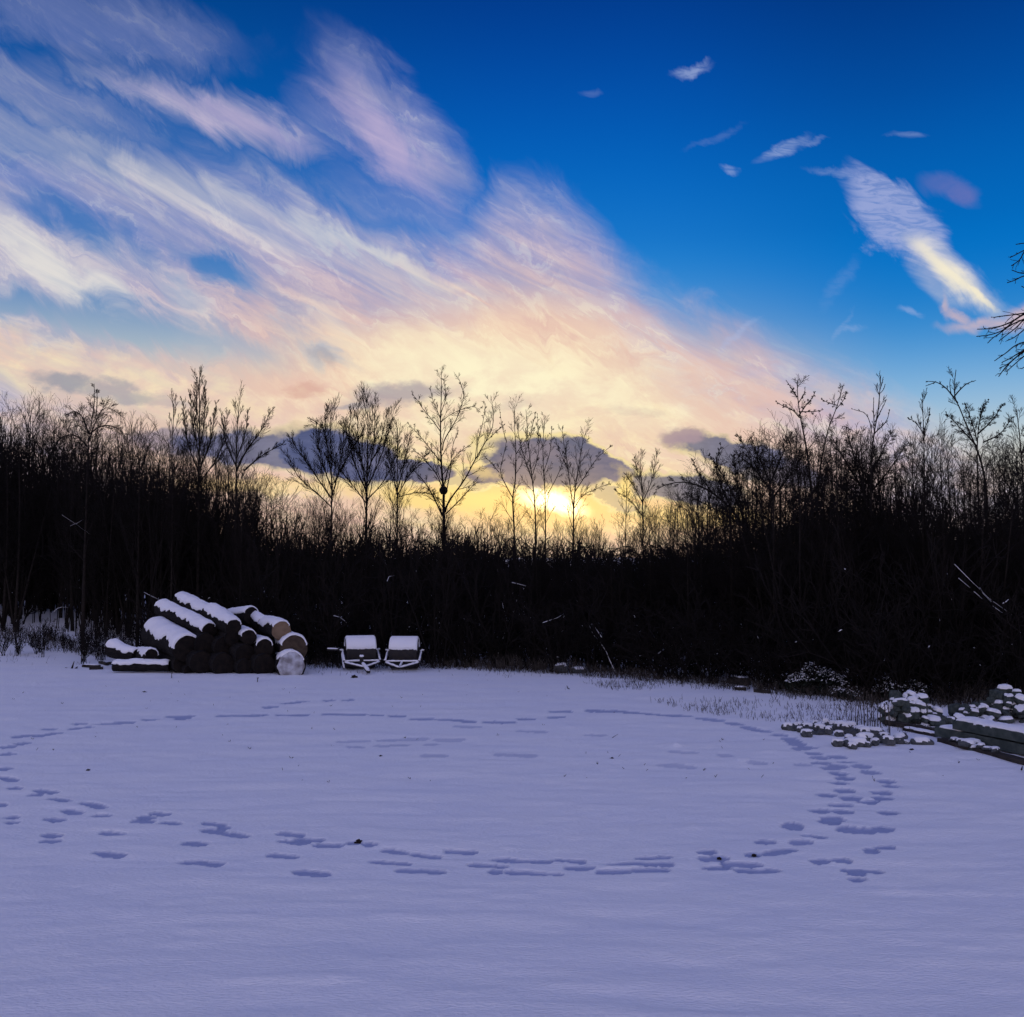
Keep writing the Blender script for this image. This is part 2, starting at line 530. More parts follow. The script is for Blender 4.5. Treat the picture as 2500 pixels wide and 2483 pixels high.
MAT_SNOW = material('snow', (0.80, 0.82, 0.86), 0.75, (0.84, 0.85, 0.87), 3.0, 0.012, 45.0, 0.2)
MAT_GROUND = material('lawn_snow', (0.79, 0.81, 0.86), 0.72, (0.84, 0.85, 0.87), 0.7, 0.014, 22.0, 0.40, (1.0, 2.2, 1.0))
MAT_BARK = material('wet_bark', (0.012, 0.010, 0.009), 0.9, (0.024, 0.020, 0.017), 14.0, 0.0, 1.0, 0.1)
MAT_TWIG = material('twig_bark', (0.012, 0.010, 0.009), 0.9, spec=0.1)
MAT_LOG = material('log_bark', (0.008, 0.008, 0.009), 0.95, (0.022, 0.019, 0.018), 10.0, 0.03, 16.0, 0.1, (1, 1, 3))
MAT_CRUST = material('dimmed_snow_crust', (0.50, 0.52, 0.58), 0.85, (0.22, 0.21, 0.22), 7.0, 0.01, 40.0, 0.2)  # mottled snow, painted darker to dim the log face turned to the camera
MAT_WOOD = material('sawn_wood', (0.22, 0.155, 0.10), 0.8, (0.13, 0.09, 0.058), 5.0, 0.004, 50.0, 0.2)
MAT_WOOD_BROWN = material('brown_cut_wood', (0.045, 0.034, 0.026), 0.9, (0.075, 0.055, 0.040), 9.0, 0.006, 40.0, 0.1)
MAT_WOOD_SHADED = material('shaded_cut_wood', (0.009, 0.008, 0.008), 0.95, (0.018, 0.014, 0.012), 9.0, 0.006, 40.0, 0.1)  # cut wood with the shade on the log ends put into its colour
MAT_STEEL = material('rusty_steel', (0.010, 0.010, 0.013), 0.7, (0.022, 0.018, 0.016), 12.0, 0.003, 60.0, 0.3)
MAT_STONE = material('grey_stone', (0.045, 0.052, 0.056), 0.9, (0.10, 0.108, 0.11), 9.0, 0.012, 30.0, 0.2)
MAT_STONE_DARK = material('mossy_stone', (0.028, 0.040, 0.038), 0.9, (0.075, 0.09, 0.082), 9.0, 0.012, 30.0, 0.2)
MAT_BEAM = material('old_beam', (0.036, 0.050, 0.048), 0.9, (0.07, 0.086, 0.08), 3.0, 0.01, 18.0, 0.15, (0.4, 3, 3))
MAT_PLANK = material('wet_plank', (0.022, 0.02, 0.02), 0.9, (0.045, 0.04, 0.036), 6.0, 0.006, 30.0, 0.1)
MAT_WEED = material('dry_stalk', (0.045, 0.040, 0.036), 0.9, (0.075, 0.064, 0.055), 20.0, spec=0.1)
MAT_GRASS = material('dry_grass', (0.030, 0.026, 0.022), 0.9, (0.080, 0.070, 0.060), 5.0, spec=0.1)
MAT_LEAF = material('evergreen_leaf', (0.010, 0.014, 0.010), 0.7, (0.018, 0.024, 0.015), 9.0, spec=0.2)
MAT_SOIL = material('dark_soil', (0.018, 0.015, 0.013), 0.95, (0.035, 0.028, 0.024), 30.0, 0.01, 60.0, 0.1)

# ------------------------------------------------------------------ value noise for heights
_rs = np.random.RandomState(7)
_TAB = _rs.rand(257, 257)
_TAB[256, :] = _TAB[0, :]; _TAB[:, 256] = _TAB[:, 0]


def vnoise(x, y):
    xi = np.floor(x); yi = np.floor(y)
    fx = x - xi; fy = y - yi
    fx = fx * fx * (3 - 2 * fx); fy = fy * fy * (3 - 2 * fy)
    i = xi.astype(np.int64) & 255; j = yi.astype(np.int64) & 255
    a = _TAB[i, j]; b = _TAB[i + 1, j]; c = _TAB[i, j + 1]; d = _TAB[i + 1, j + 1]
    return (a * (1 - fx) + b * fx) * (1 - fy) + (c * (1 - fx) + d * fx) * fy - 0.5


def sst(v, lo, hi):
    t = np.clip((v - lo) / (hi - lo), 0, 1)
    return t * t * (3 - 2 * t)


def land(x, y):
    """lie of the land: nearly flat lawn, a bank rising into the brush at far left"""
    x = np.asarray(x, float); y = np.asarray(y, float)
    h = 0.05 * vnoise(x * 0.11 + 5, y * 0.11 + 9)
    h = h + 0.95 * sst(y, 28.8, 36.5) * sst(-x, 6.5, 11.0)
    h = h + 0.04 * vnoise(x * 0.5, y * 0.5) * sst(y, 18, 26)
    return h


def gz(x, y):
    return float(land(np.array([x]), np.array([y]))[0])


# footprints, each a stroke in the photograph (x1, y1, x2, y2) of a 0.466 px-per-unit enlargement
def strokes(ox, oy, items):
    return [(ox + a[0] * .4658, oy + a[1] * .4658, ox + a[2] * .4658, oy + a[3] * .4658) + tuple(a[4:]) for a in items]


LEFT = [(0, 630, 85, 655), (50, 690, 115, 700), (180, 705, 305, 720), (150, 725, 220, 732), (265, 745, 365, 768), (425, 770, 560, 795), (335, 803, 430, 825),
        (490, 830, 585, 842), (235, 848, 340, 860), (35, 838, 100, 848), (38, 868, 95, 874), (225, 930, 325, 945), (215, 962, 325, 968), (-10, 775, 15, 795), (530, 918, 648, 938),
        (490, 1030, 660, 1055), (785, 828, 895, 838), (720, 845, 815, 858), (690, 866, 815, 876), (840, 876, 960, 884), (1055, 878, 1185, 890), (1140, 898, 1215, 908),
        (1060, 912, 1200, 930), (1180, 930, 1305, 952), (950, 980, 1100, 990), (945, 1073, 1175, 1097), (1445, 930, 1605, 942), (1530, 962, 1710, 970), (1465, 968, 1620, 990),
        (1640, 992, 1800, 1000), (1395, 1040, 1570, 1058), (1530, 1133, 1740, 1142), (1815, 983, 1900, 988)]
LEFT_FAR = [(0, 590, 35, 600), (0, 520, 70, 512), (10, 485, 70, 478), (75, 470, 160, 458), (170, 425, 325, 405), (60, 430, 180, 412), (225, 388, 295, 382), (360, 388, 495, 375),
            (385, 360, 450, 358), (505, 360, 720, 352), (740, 343, 835, 336), (905, 333, 1010, 331), (870, 321, 1020, 320), (1130, 318, 1410, 314), (1440, 316, 1625, 316),
            (1685, 312, 1932, 314), (1480, 258, 1620, 238), (1375, 278, 1460, 268), (1700, 238, 1745, 236), (1790, 238, 1870, 234)]
MID = [(95, 877, 150, 878), (180, 885, 270, 892), (280, 907, 430, 930), (430, 930, 600, 950), (220, 972, 440, 988), (345, 1020, 625, 1032), (605, 915, 790, 923), (855, 960, 1180, 975),
       (735, 988, 950, 1002), (835, 1022, 920, 1026), (920, 1022, 1245, 1038), (1160, 962, 1360, 972), (1235, 1003, 1405, 1007), (1450, 987, 1825, 997), (1610, 957, 1810, 954),
       (1395, 1027, 1600, 1028), (1580, 1020, 1810, 1022)]
MID_FAR = [(0, 205, 220, 208), (220, 207, 300, 211), (320, 212, 420, 214), (430, 226, 570, 232), (570, 230, 780, 247), (810, 246, 1000, 246), (985, 233, 1100, 229), (1155, 190, 1285, 193),
           (1150, 225, 1240, 215), (1340, 188, 1560, 190), (1540, 192, 1740, 207), (1750, 208, 1920, 216)]
FAINT = [(40, 348, 230, 342), (250, 342, 540, 332), (550, 338, 730, 340), (90, 380, 200, 376), (235, 372, 440, 366), (500, 362, 585, 362), (860, 418, 1110, 426), (480, 420, 640, 420),
         (650, 270, 810, 270), (980, 294, 1160, 300), (1340, 313, 1475, 318)]
RIGHT_FAR = [(0, 207, 200, 216), (210, 225, 370, 240), (380, 245, 450, 265), (450, 268, 600, 300), (615, 308, 690, 320), (690, 322, 760, 370), (760, 370, 835, 382), (810, 408, 850, 410),
             (830, 432, 890, 428), (905, 418, 995, 430), (855, 458, 885, 462), (915, 472, 1000, 482), (895, 488, 930, 491), (1040, 470, 1120, 484), (1100, 500, 1150, 515), (995, 453, 1020, 455),
             (740, 382, 780, 384)]
RIGHT_MID = [(940, 515, 980, 514), (965, 537, 1020, 538), (930, 568, 985, 558), (955, 600, 1030, 603), (880, 630, 920, 622), (990, 648, 1050, 638), (935, 680, 1010, 680), (955, 715, 1000, 716),
             (830, 718, 905, 708), (890, 752, 975, 758), (895, 770, 930, 772), (680, 795, 752, 782), (965, 812, 1060, 802), (1140, 805, 1235, 812), (1180, 548, 1238, 552), (1212, 578, 1265, 575),
             (1165, 615, 1210, 615), (1165, 645, 1215, 648), (1180, 732, 1255, 712), (1095, 665, 1135, 663), (1060, 812, 1140, 815)]
RIGHT = [(760, 840, 850, 838), (850, 850, 875, 850), (710, 885, 820, 870), (520, 880, 640, 872), (215, 938, 325, 924), (460, 943, 560, 940), (560, 940, 735, 910), (225, 965, 390, 955),
         (335, 985, 575, 988), (245, 1010, 410, 1003), (415, 1018, 665, 1018), (810, 975, 920, 965), (910, 962, 1035, 972), (960, 1015, 1205, 1027), (1035, 1035, 1085, 1040),
         (1025, 1062, 1090, 1068), (1120, 932, 1150, 908), (1150, 905, 1260, 900)]
FAINT_R = [(60, 402, 230, 412), (0, 465, 220, 482), (320, 422, 420, 426), (480, 458, 600, 465), (740, 468, 800, 470)]
# (strokes, half width in metres, depth in metres)
STAMPS = []
for items, ox, oy, hw, dep in ((LEFT, 0, 1600, .060, .060), (LEFT_FAR, 0, 1600, .095, .048), (MID, 800, 1650, .052, .060), (MID_FAR, 800, 1650, .10, .048), (FAINT, 800, 1650, .09, .026),
                               (RIGHT_FAR, 1600, 1650, .10, .045), (RIGHT_MID, 1600, 1650, .095, .065), (RIGHT, 1600, 1650, .062, .060), (FAINT_R, 1600, 1650, .09, .024)):
    for s_ in strokes(ox, oy, items):
        STAMPS.append((G(s_[0], s_[1]), G(s_[2], s_[3]), hw, dep))
# small mounds of grass and soil under the snow
MOUNDS = [(ox + x * .4658, oy + y * .4658, r, hgt) for ox, oy, L in ((800, 1650, [(960, 275, .10, .05), (1050, 278, .18, .06), (1270, 277, .1, .05), (1480, 473, .12, .05), (1495, 498, .1, .04),
          (1815, 378, .11, .07), (1545, 803, .11, .05), (945, 905, .09, .03), (420, 698, .06, .03), (1290, 845, .06, .03), (1590, 262, .1, .04)]),
          (1600, 1650, [(630, 410, .2, .08), (460, 447, .14, .09), (97, 378, .14, .09), (650, 230, .1, .06), (1480, 428, .28, .07), (1420, 513, .15, .05), (1220, 415, .12, .04), (215, 800, .07, .03)]),
          (0, 1600, [(665, 462, .12, .05), (965, 450, .14, .05), (460, 538, .16, .04), (495, 668, .14, .04), (190, 153, .25, .06), (120, 385, .1, .04), (230, 1215, .1, .03), (300, 120, .1, .04)]))
          for x, y, r, hgt in L]


def surface(x, y):
    """land plus everything pressed into or lying under the snow"""
    h = land(x, y)
    near_ = sst(26 - y, -4, 6)
    wx = x + 0.5 * vnoise(x * 0.6, y * 0.6); wy = y + 0.4 * vnoise(x * 0.5 + 40, y * 0.5)
    h = h + 0.022 * vnoise(wx * 1.1, wy * 3.2) + near_ * (0.015 * vnoise(wx * 2.7 + 11, wy * 7.5) + 0.006 * vnoise(x * 7, y * 13) + 0.0022 * vnoise(x * 19, y * 24))
    drift = np.clip(vnoise(wx * 0.75 + 31, wy * 4.2 + 17) - 0.12, 0, 1)
    h = h + 0.040 * drift * sst(14 - y, 0, 4)
    for p in MOUNDS:
        c = G(p[0], p[1]); d2 = ((x - c.x) ** 2 + (y - c.y) ** 2) / (p[2] ** 2)
        m = d2 < 6
        h[m] += 0.32 * p[3] * np.exp(-d2[m] * 0.9) * (1 + 1.2 * vnoise(x[m] * 9, y[m] * 9))
    h0 = h.copy()
    press = np.zeros_like(h); mask = np.zeros_like(h)
    for k, (a, b, hw, dep) in enumerate(STAMPS):
        hw = hw * 1.3; dep = dep * 0.40
        pad = hw * 2 + 0.08
        m = (x > min(a.x, b.x) - pad) & (x < max(a.x, b.x) + pad) & (y > min(a.y, b.y) - pad) & (y < max(a.y, b.y) + pad)
        if not m.any():
            continue
        xs, ys = x[m], y[m]
        ex, ey = b.x - a.x, b.y - a.y
        L = math.hypot(ex, ey) + 1e-6
        # the round ends of the stroke lie inside the marked ends
        t = ((xs - a.x) * ex + (ys - a.y) * ey) / (L * L)
        inset = min(0.45, hw / L)
        tc_ = np.clip(t, inset, 1 - inset)
        d = np.hypot(xs - (a.x + tc_ * ex), ys - (a.y + tc_ * ey)) / hw
        d = d + 0.32 * vnoise(xs * 14 + k, ys * 14) + 0.22 * vnoise(xs * 36, ys * 36 + k)
        pr = 1 - sst(d, 0.86, 1.04)
        press[m] = np.maximum(press[m], pr * dep * (0.85 + 0.4 * vnoise(xs * 9 + k * 3, ys * 9)))
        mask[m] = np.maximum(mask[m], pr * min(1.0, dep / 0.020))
    return h0 - press, mask


def depth_rows():
    rows = [-400, -150, -60, -25, -12, -6, -3, -1, 1, 2.4, 3.6, 4.6, 5.3]
    py = 2560.0
    while py > 1600:
        rows.append(EYE * F / (py - 1360)); py -= 2.1 if py > 1700 else 3.0
    y = rows[-1]
    while y < 46:
        y += 0.28; rows.append(y)
    while y < 3500:
        y *= 1.12; rows.append(y)
    return np.array(rows)


rowsY = depth_rows()
u_core = np.linspace(-0.53, 0.53, 620)
u_out = np.concatenate([np.linspace(0.55, 1.0, 16), np.array([1.2, 1.6, 2.4, 4, 7, 14, 30, 60])])
uu = np.concatenate([-u_out[::-1], u_core, u_out])
UU, YY = np.meshgrid(uu, rowsY)
SCL = np.where(YY > 6, YY, 6.0)
XX = UU * SCL
nr, nc = XX.shape
hx = XX.ravel().copy(); hy = YY.ravel().copy()
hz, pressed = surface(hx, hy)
idx = np.arange(nr * nc).reshape(nr, nc)
quads = np.stack([idx[:-1, :-1], idx[:-1, 1:], idx[1:, 1:], idx[1:, :-1]], -1).reshape(-1, 4)
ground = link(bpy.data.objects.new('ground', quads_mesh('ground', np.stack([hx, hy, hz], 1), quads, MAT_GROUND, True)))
tag(ground, kind='structure')
# packed thin snow, old grass showing, with the prints' shade put into the colour
att = ground.data.attributes.new('trodden_shade', 'FLOAT', 'POINT')
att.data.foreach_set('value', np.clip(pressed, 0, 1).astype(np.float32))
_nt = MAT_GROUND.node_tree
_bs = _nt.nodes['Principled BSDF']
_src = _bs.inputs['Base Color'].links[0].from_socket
_at = _nt.nodes.new('ShaderNodeAttribute'); _at.attribute_name = 'trodden_shade'
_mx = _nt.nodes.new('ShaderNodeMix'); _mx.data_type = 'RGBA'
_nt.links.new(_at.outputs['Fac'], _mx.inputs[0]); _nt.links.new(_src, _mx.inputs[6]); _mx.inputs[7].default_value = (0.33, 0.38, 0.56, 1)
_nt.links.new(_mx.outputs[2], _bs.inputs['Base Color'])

# ------------------------------------------------------------------ branches as tapered three-sided twigs
def twigs_mesh(name, segs, mat, sides=3):
    s = np.asarray(segs, dtype=np.float64)
    p0, p1, r0, r1 = s[:, 0:3], s[:, 3:6], s[:, 6], s[:, 7]
    d = p1 - p0
    L = np.linalg.norm(d, axis=1, keepdims=True) + 1e-9
    d = d / L
    p1 = p1 + d * np.minimum(L, r1[:, None] * 0.5)
    ref = np.where(np.abs(d[:, 2:3]) > 0.8, np.array([[1.0, 0.2, 0]]), np.array([[0, 0.1, 1.0]]))
    a = np.cross(d, ref); a /= np.linalg.norm(a, axis=1, keepdims=True)
    b = np.cross(d, a)
    n = len(s)
    V_ = np.empty((n, 2 * sides, 3))
    for k in range(sides):
        w = 2 * math.pi * k / sides
        o = a * math.cos(w) + b * math.sin(w)
        V_[:, k] = p0 + o * r0[:, None]
        V_[:, sides + k] = p1 + o * r1[:, None]
    base_i = (np.arange(n) * 2 * sides)[:, None]
    q = np.stack([np.stack([base_i[:, 0] + k, base_i[:, 0] + (k + 1) % sides, base_i[:, 0] + sides + (k + 1) % sides, base_i[:, 0] + sides + k], -1) for k in range(sides)], 1)
    return quads_mesh(name, V_.reshape(-1, 3), q.reshape(-1, 4), mat, sides > 4)


def unit(x, y, z):
    l = math.sqrt(x * x + y * y + z * z) or 1.0
    return (x / l, y / l, z / l)


def swing(d, ang, az):
    """direction leaving d at angle ang, turned by az round it"""
    x, y, z = d
    if abs(z) < 0.9:
        ax = unit(y, -x, 0)
    else:
        ax = unit(0, z, -y)
    bx = (y * ax[2] - z * ax[1], z * ax[0] - x * ax[2], x * ax[1] - y * ax[0])
    c, s = math.cos(ang), math.sin(ang)
    ca, sa = math.cos(az), math.sin(az)
    return unit(x * c + (ax[0] * ca + bx[0] * sa) * s, y * c + (ax[1] * ca + bx[1] * sa) * s, z * c + (ax[2] * ca + bx[2] * sa) * s)


class Habit:
    """how a kind of tree branches; one value per level"""
    def __init__(s, kids=(14, 7, 5), ang=(0.7, 0.6, 0.6), ratio=(0.5, 0.5, 0.5), up=(0.05, 0.1, 0.06), wander=(0.06, 0.12, 0.18), step=(0.35, 0.22, 0.15), first=(0.3, 0.2, 0.15), rmin=0.0045, thick=0.55, taper=0.25):
        s.kids, s.ang, s.ratio, s.up, s.wander, s.step, s.first, s.rmin, s.thick, s.taper = kids, ang, ratio, up, wander, step, first, rmin, thick, taper


def grow(out, p, d, L, r, lvl, h, rng, low=None):
    g = rng.gauss
    li = min(lvl, len(h.step) - 1)
    n = max(2, int(L / h.step[li] + 0.5))
    st = L / n
    w, up = h.wander[li], h.up[li]
    pts = [(p, d, r)]
    r_end = max(h.rmin * 0.7, r * h.taper)
    for i in range(n):
        d = unit(d[0] + g(0, w), d[1] + g(0, w), d[2] + g(0, w * 0.7) + up)
        q = (p[0] + d[0] * st, p[1] + d[1] * st, p[2] + d[2] * st)
        r2 = r + (r_end - r) / (n - i)
        out.append((*p, *q, r, r2))
        p, r = q, r2
        pts.append((p, d, r))
    if lvl < len(h.kids):
        k = h.kids[lvl]
        k = int(k * rng.uniform(0.75, 1.25) + 0.5)
        az = rng.uniform(0, 6.28)
        for c in range(k):
            t = h.first[lvl] + (1 - h.first[lvl]) * (c + rng.random()) / k
            f = t * n
            i = min(n - 1, int(f)); f -= i
            a, b = pts[i], pts[i + 1]
            q = tuple(a[0][m] + (b[0][m] - a[0][m]) * f for m in range(3))
            az += 2.4 + rng.uniform(-0.5, 0.5)
            dd = swing(b[1], h.ang[lvl] * rng.uniform(0.7, 1.3), az)
            LL = L * h.ratio[lvl] * (1.1 - 0.58 * t) * rng.uniform(0.7, 1.25)
            grow(out, q, dd, LL, max(h.rmin, b[2] * h.thick), lvl + 1, h, rng)


def clothe(out, line, r0, r1, h, rng, count, length, lvl=1, first=0.15, flat=0.0, ang=None):
    """drawn limb: list of points, plus side branches of habit h"""
    pts = [Vector(p) for p in line]
    # smooth the polyline
    for _ in range(2):
        q = [pts[0]]
        for a, b in zip(pts, pts[1:]):
            q.append(a.lerp(b, 0.25)); q.append(a.lerp(b, 0.75))
        q.append(pts[-1]); pts = q
    n = len(pts) - 1
    lens = [0.0]
    for a, b in zip(pts, pts[1:]):
        lens.append(lens[-1] + (b - a).length)
    T = lens[-1]
    rad = [r0 + (r1 - r0) * (l / T) ** 0.8 for l in lens]
    for i in range(n):
        out.append((*pts[i], *pts[i + 1], rad[i], rad[i + 1]))
    side = []
    az = rng.uniform(0, 6.28)
    for c in range(count):
        t = first + (1 - first) * (c + rng.random()) / count
        l = t * T
        i = max(0, min(n - 1, next((k for k in range(n) if lens[k + 1] >= l), n - 1)))
        f = (l - lens[i]) / max(1e-6, lens[i + 1] - lens[i])
        q = pts[i].lerp(pts[i + 1], f)
        d = (pts[i + 1] - pts[i]).normalized()
        az += 2.4 + rng.uniform(-0.4, 0.4)
        dd = swing(tuple(d), (ang or h.ang[min(lvl, len(h.ang)) - 1]) * rng.uniform(0.75, 1.25), az)
        if flat:
            dd = unit(dd[0], dd[1] * (1 - flat), dd[2])
        grow(side, tuple(q), dd, length * (1.12 - 0.72 * t) * rng.uniform(0.6, 1.25), max(h.rmin, rad[i] * 0.5), lvl, h, rng)
    out.extend(side)


H_OPEN = Habit(kids=(14, 6, 3), ang=(0.60, 0.50, 0.42), ratio=(0.45, 0.60, 0.70), up=(0.05, 0.07, 0.06), wander=(0.05, 0.09, 0.11), rmin=0.0042)
H_VASE = Habit(kids=(16, 6, 3), ang=(0.38, 0.36, 0.36), ratio=(0.6, 0.60, 0.70), up=(0.03, 0.08, 0.08), wander=(0.04, 0.06, 0.08), first=(0.2, 0.15, 0.15), rmin=0.0042)
H_SPIRE = Habit(kids=(26, 6, 3), ang=(0.38, 0.34, 0.32), ratio=(0.20, 0.55, 0.65), up=(0.02, 0.12, 0.12), wander=(0.03, 0.05, 0.07), first=(0.25, 0.15, 0.2), rmin=0.0045)
H_TANGLE = Habit(kids=(12, 7, 4), ang=(0.70, 0.62, 0.58), ratio=(0.5, 0.60, 0.68), up=(0.0, 0.02, 0.03), wander=(0.08, 0.13, 0.15), step=(0.3, 0.18, 0.15), rmin=0.0042)
H_ARCH = Habit(kids=(10, 8, 4), ang=(0.6, 0.55, 0.5), ratio=(0.5, 0.58, 0.68), up=(-0.03, 0.05, 0.06), wander=(0.05, 0.11, 0.14), rmin=0.0045)


def tree_thing(label, base_px, Y, top_py=None, trunk=None, limbs=(), r=0.09, habit=H_OPEN, seed=1, dens=1.0, spread=1.0, group=None, leans=0.0, category='tree', name='bare_tree'):
    """one leafless tree: Empty > trunk, crown. trunk / limbs are lines in photograph pixels at distance Y"""
    rng = random.Random(seed)
    if Y >= 33:
        r *= 0.85; limbs = [(lm[0], (lm[1] if len(lm) > 1 else .035) * 0.8, lm[2] if len(lm) > 2 else 9) for lm in limbs]
    x0 = P(base_px, 1360, Y).x
    base = Vector((x0, Y, gz(x0, Y) - 0.05))
    root = empty(name, base, label, category, group)

    def line(pp, y_from=0.0, y_to=0.0):
        n = max(1, len(pp) - 1)
        return [P(a, b, Y + y_from + (y_to - y_from) * i / n) - base for i, (a, b) in enumerate(pp)]
    t_seg, c_seg = [], []
    if trunk is None:
        trunk = [(base_px, 1360), (base_px + leans * 0.5, (1360 + top_py) / 2), (base_px + leans, top_py)]
    tl = [Vector((0, 0, 0))] + line(trunk)
    H = tl[-1].z
    tmp = []
    visible = habit
    clothe(tmp, tl, r, 0.008, visible, rng, int(30 * dens), H * 0.26 * spread, 1, 0.30)
    k = (len(tl) - 1)
    # the first segments are the drawn trunk itself
    m = 4 * k + 0
    nn = 1
    pts_n = len(tl)
    for _ in range(2):
        pts_n = 2 * (pts_n - 1) + 2
    m = pts_n - 1
    t_seg = tmp[:m]; c_seg = tmp[m:]
    for lm in limbs:
        pts = lm[0]
        w = lm[1] if len(lm) > 1 else 0.035
        cnt = lm[2] if len(lm) > 2 else 9
        dy = rng.uniform(-1.2, 1.2) * (abs(pts[-1][0] - pts[0][0]) + 60) / 200
        L = line(pts, 0, dy)
        tot = sum((b - a).length for a, b in zip(L, L[1:]))
        clothe(c_seg, L, w, 0.008, habit, rng, int(1.5 * cnt * dens), tot * 0.36 * spread, 1, 0.18)
    if label.startswith('tallest'):
        bx = P(1083, 1198, Y) - base
        c_b = []
        for q in range(5):
            c_b.append((bx.x, bx.y, bx.z - .12 + .05 * q, bx.x, bx.y, bx.z - .07 + .05 * q, (.09, .13, .15, .14, .10)[q], (.13, .15, .14, .10, .05)[q]))
        link(bpy.data.objects.new('burl', twigs_mesh('burl', c_b, MAT_BARK, 9)), root)
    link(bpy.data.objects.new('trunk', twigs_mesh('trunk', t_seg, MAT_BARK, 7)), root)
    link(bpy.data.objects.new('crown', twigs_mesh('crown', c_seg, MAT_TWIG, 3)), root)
    return root


def copy_thing(root, loc, rz, sc, label=None):
    c = root.copy(); COL.objects.link(c)
    c.location = loc; c.rotation_euler = (0, 0, rz); c.scale = sc
    if label:
        c['label'] = label
    for ch in list(root.children):
        k = ch.copy(); COL.objects.link(k); k.parent = c
        k.matrix_parent_inverse = ch.matrix_parent_inverse.copy()
        for ch2 in list(ch.children):
            k2 = ch2.copy(); COL.objects.link(k2); k2.parent = k
    return c


# ---- trees one can tell apart against the sky, left to right
tree_thing("low crooked tree with a wide arching crown above the brush at far left", 205, 31, trunk=[(214, 1130), (217, 1053), (232, 1000)], r=0.07, habit=H_TANGLE, seed=11, dens=.8, spread=.7,
           limbs=[([(217, 1060), (200, 1010), (172, 1002), (158, 1030)], .03, 12), ([(217, 1060), (250, 1035), (290, 1045), (310, 1070)], .03, 12), ([(216, 1080), (240, 1010), (262, 990), (300, 1018)], .025, 12),
                  ([(225, 1020), (231, 985), (230, 937)], .02, 4), ([(235, 1010), (238, 980), (236, 950)], .018, 3), ([(214, 1090), (185, 1060), (150, 1065), (120, 1100)], .03, 12)])
tree_thing("slender upright tree with short steep twigs, tallest spire of the left wood", 485, 31, trunk=[(485, 1200), (487, 1060), (487, 922)], r=0.07, habit=H_SPIRE, seed=12, dens=1.6, spread=.55,
           limbs=[([(486, 1110), (470, 1040), (465, 960)], .02, 10), ([(486, 1100), (500, 1030), (500, 935)], .02, 10), ([(485, 1150), (455, 1080), (447, 985)], .025, 12), ([(486, 1150), (515, 1080), (528, 985)], .025, 12),
                  ([(486, 1080), (478, 1010), (480, 930)], .015, 8), ([(485, 1180), (540, 1110), (556, 1010)], .025, 10)])
tree_thing("thin straight sapling standing just left of the spire shaped tree", 420, 30, trunk=[(422, 1150), (422, 1060), (424, 985)], r=0.035, habit=H_SPIRE, seed=13, dens=1.0, spread=.5)
tree_thing("forked tree with steep limbs right of the spire shaped tree", 576, 31, trunk=[(576, 1180), (578, 1090), (583, 990)], r=0.06, habit=H_VASE, seed=14, dens=1.0, spread=.7,
           limbs=[([(577, 1150), (600, 1100), (640, 1050), (662, 1002)], .035, 12), ([(577, 1140), (550, 1080), (540, 1010)], .025, 9), ([(577, 1120), (600, 1060), (606, 1000)], .022, 8), ([(595, 1150), (640, 1110), (690, 1085)], .03, 10)])
tree_thing("leaning tree whose long limbs reach left over the gap in the left wood", 800, 33, trunk=[(811, 1240), (808, 1120), (806, 1000)], r=0.06, habit=H_VASE, seed=15, dens=1.2, spread=.75,
           limbs=[([(811, 1220), (770, 1160), (735, 1110), (706, 1067)], .04, 12), ([(811, 1200), (780, 1110), (772, 1040)], .03, 14), ([(811, 1210), (835, 1120), (842, 1030)], .03, 12), ([(808, 1120), (790, 1060), (800, 990)], .022, 8),
                  ([(811, 1190), (800, 1080), (785, 1035), (760, 1035)], .022, 12), ([(811, 1240), (770, 1200), (730, 1170), (700, 1110)], .03, 10), ([(815, 1180), (850, 1110), (880, 1060)], .025, 10)])
tree_thing("vase shaped tree with a fan of steep branches left of the tallest tree", 894, 33, trunk=[(894, 1280), (896, 1190), (897, 1100), (899, 1030), (894, 975)], r=0.075, habit=H_VASE, seed=16, dens=1.2, spread=.8,
           limbs=[([(895, 1200), (867, 1140), (850, 1070), (858, 1005)], .035, 12), ([(895, 1190), (880, 1120), (872, 1040), (876, 985)], .03, 12), ([(896, 1190), (925, 1130), (945, 1070), (962, 1000)], .035, 12),
                  ([(896, 1170), (912, 1100), (915, 1040), (915, 985)], .03, 10), ([(895, 1230), (850, 1170), (815, 1130)], .03, 10), ([(896, 1220), (935, 1180), (960, 1130), (975, 1080)], .03, 10),
                  ([(896, 1150), (930, 1080), (945, 1010)], .022, 9), ([(896, 1160), (865, 1090), (835, 1040)], .022, 9)])
tree_thing("small rounded tree between the vase shaped tree and the tallest tree", 970, 33, trunk=[(970, 1250), (970, 1150), (970, 1045)], r=0.05, habit=H_VASE, seed=17, dens=1.2, spread=.8,
           limbs=[([(970, 1200), (950, 1130), (945, 1070)], .025, 10), ([(970, 1200), (990, 1120), (1000, 1065)], .025, 10), ([(970, 1210), (1005, 1150), (1040, 1110)], .025, 12), ([(968, 1215), (1000, 1205), (1040, 1200), (1075, 1220)], .02, 9)])
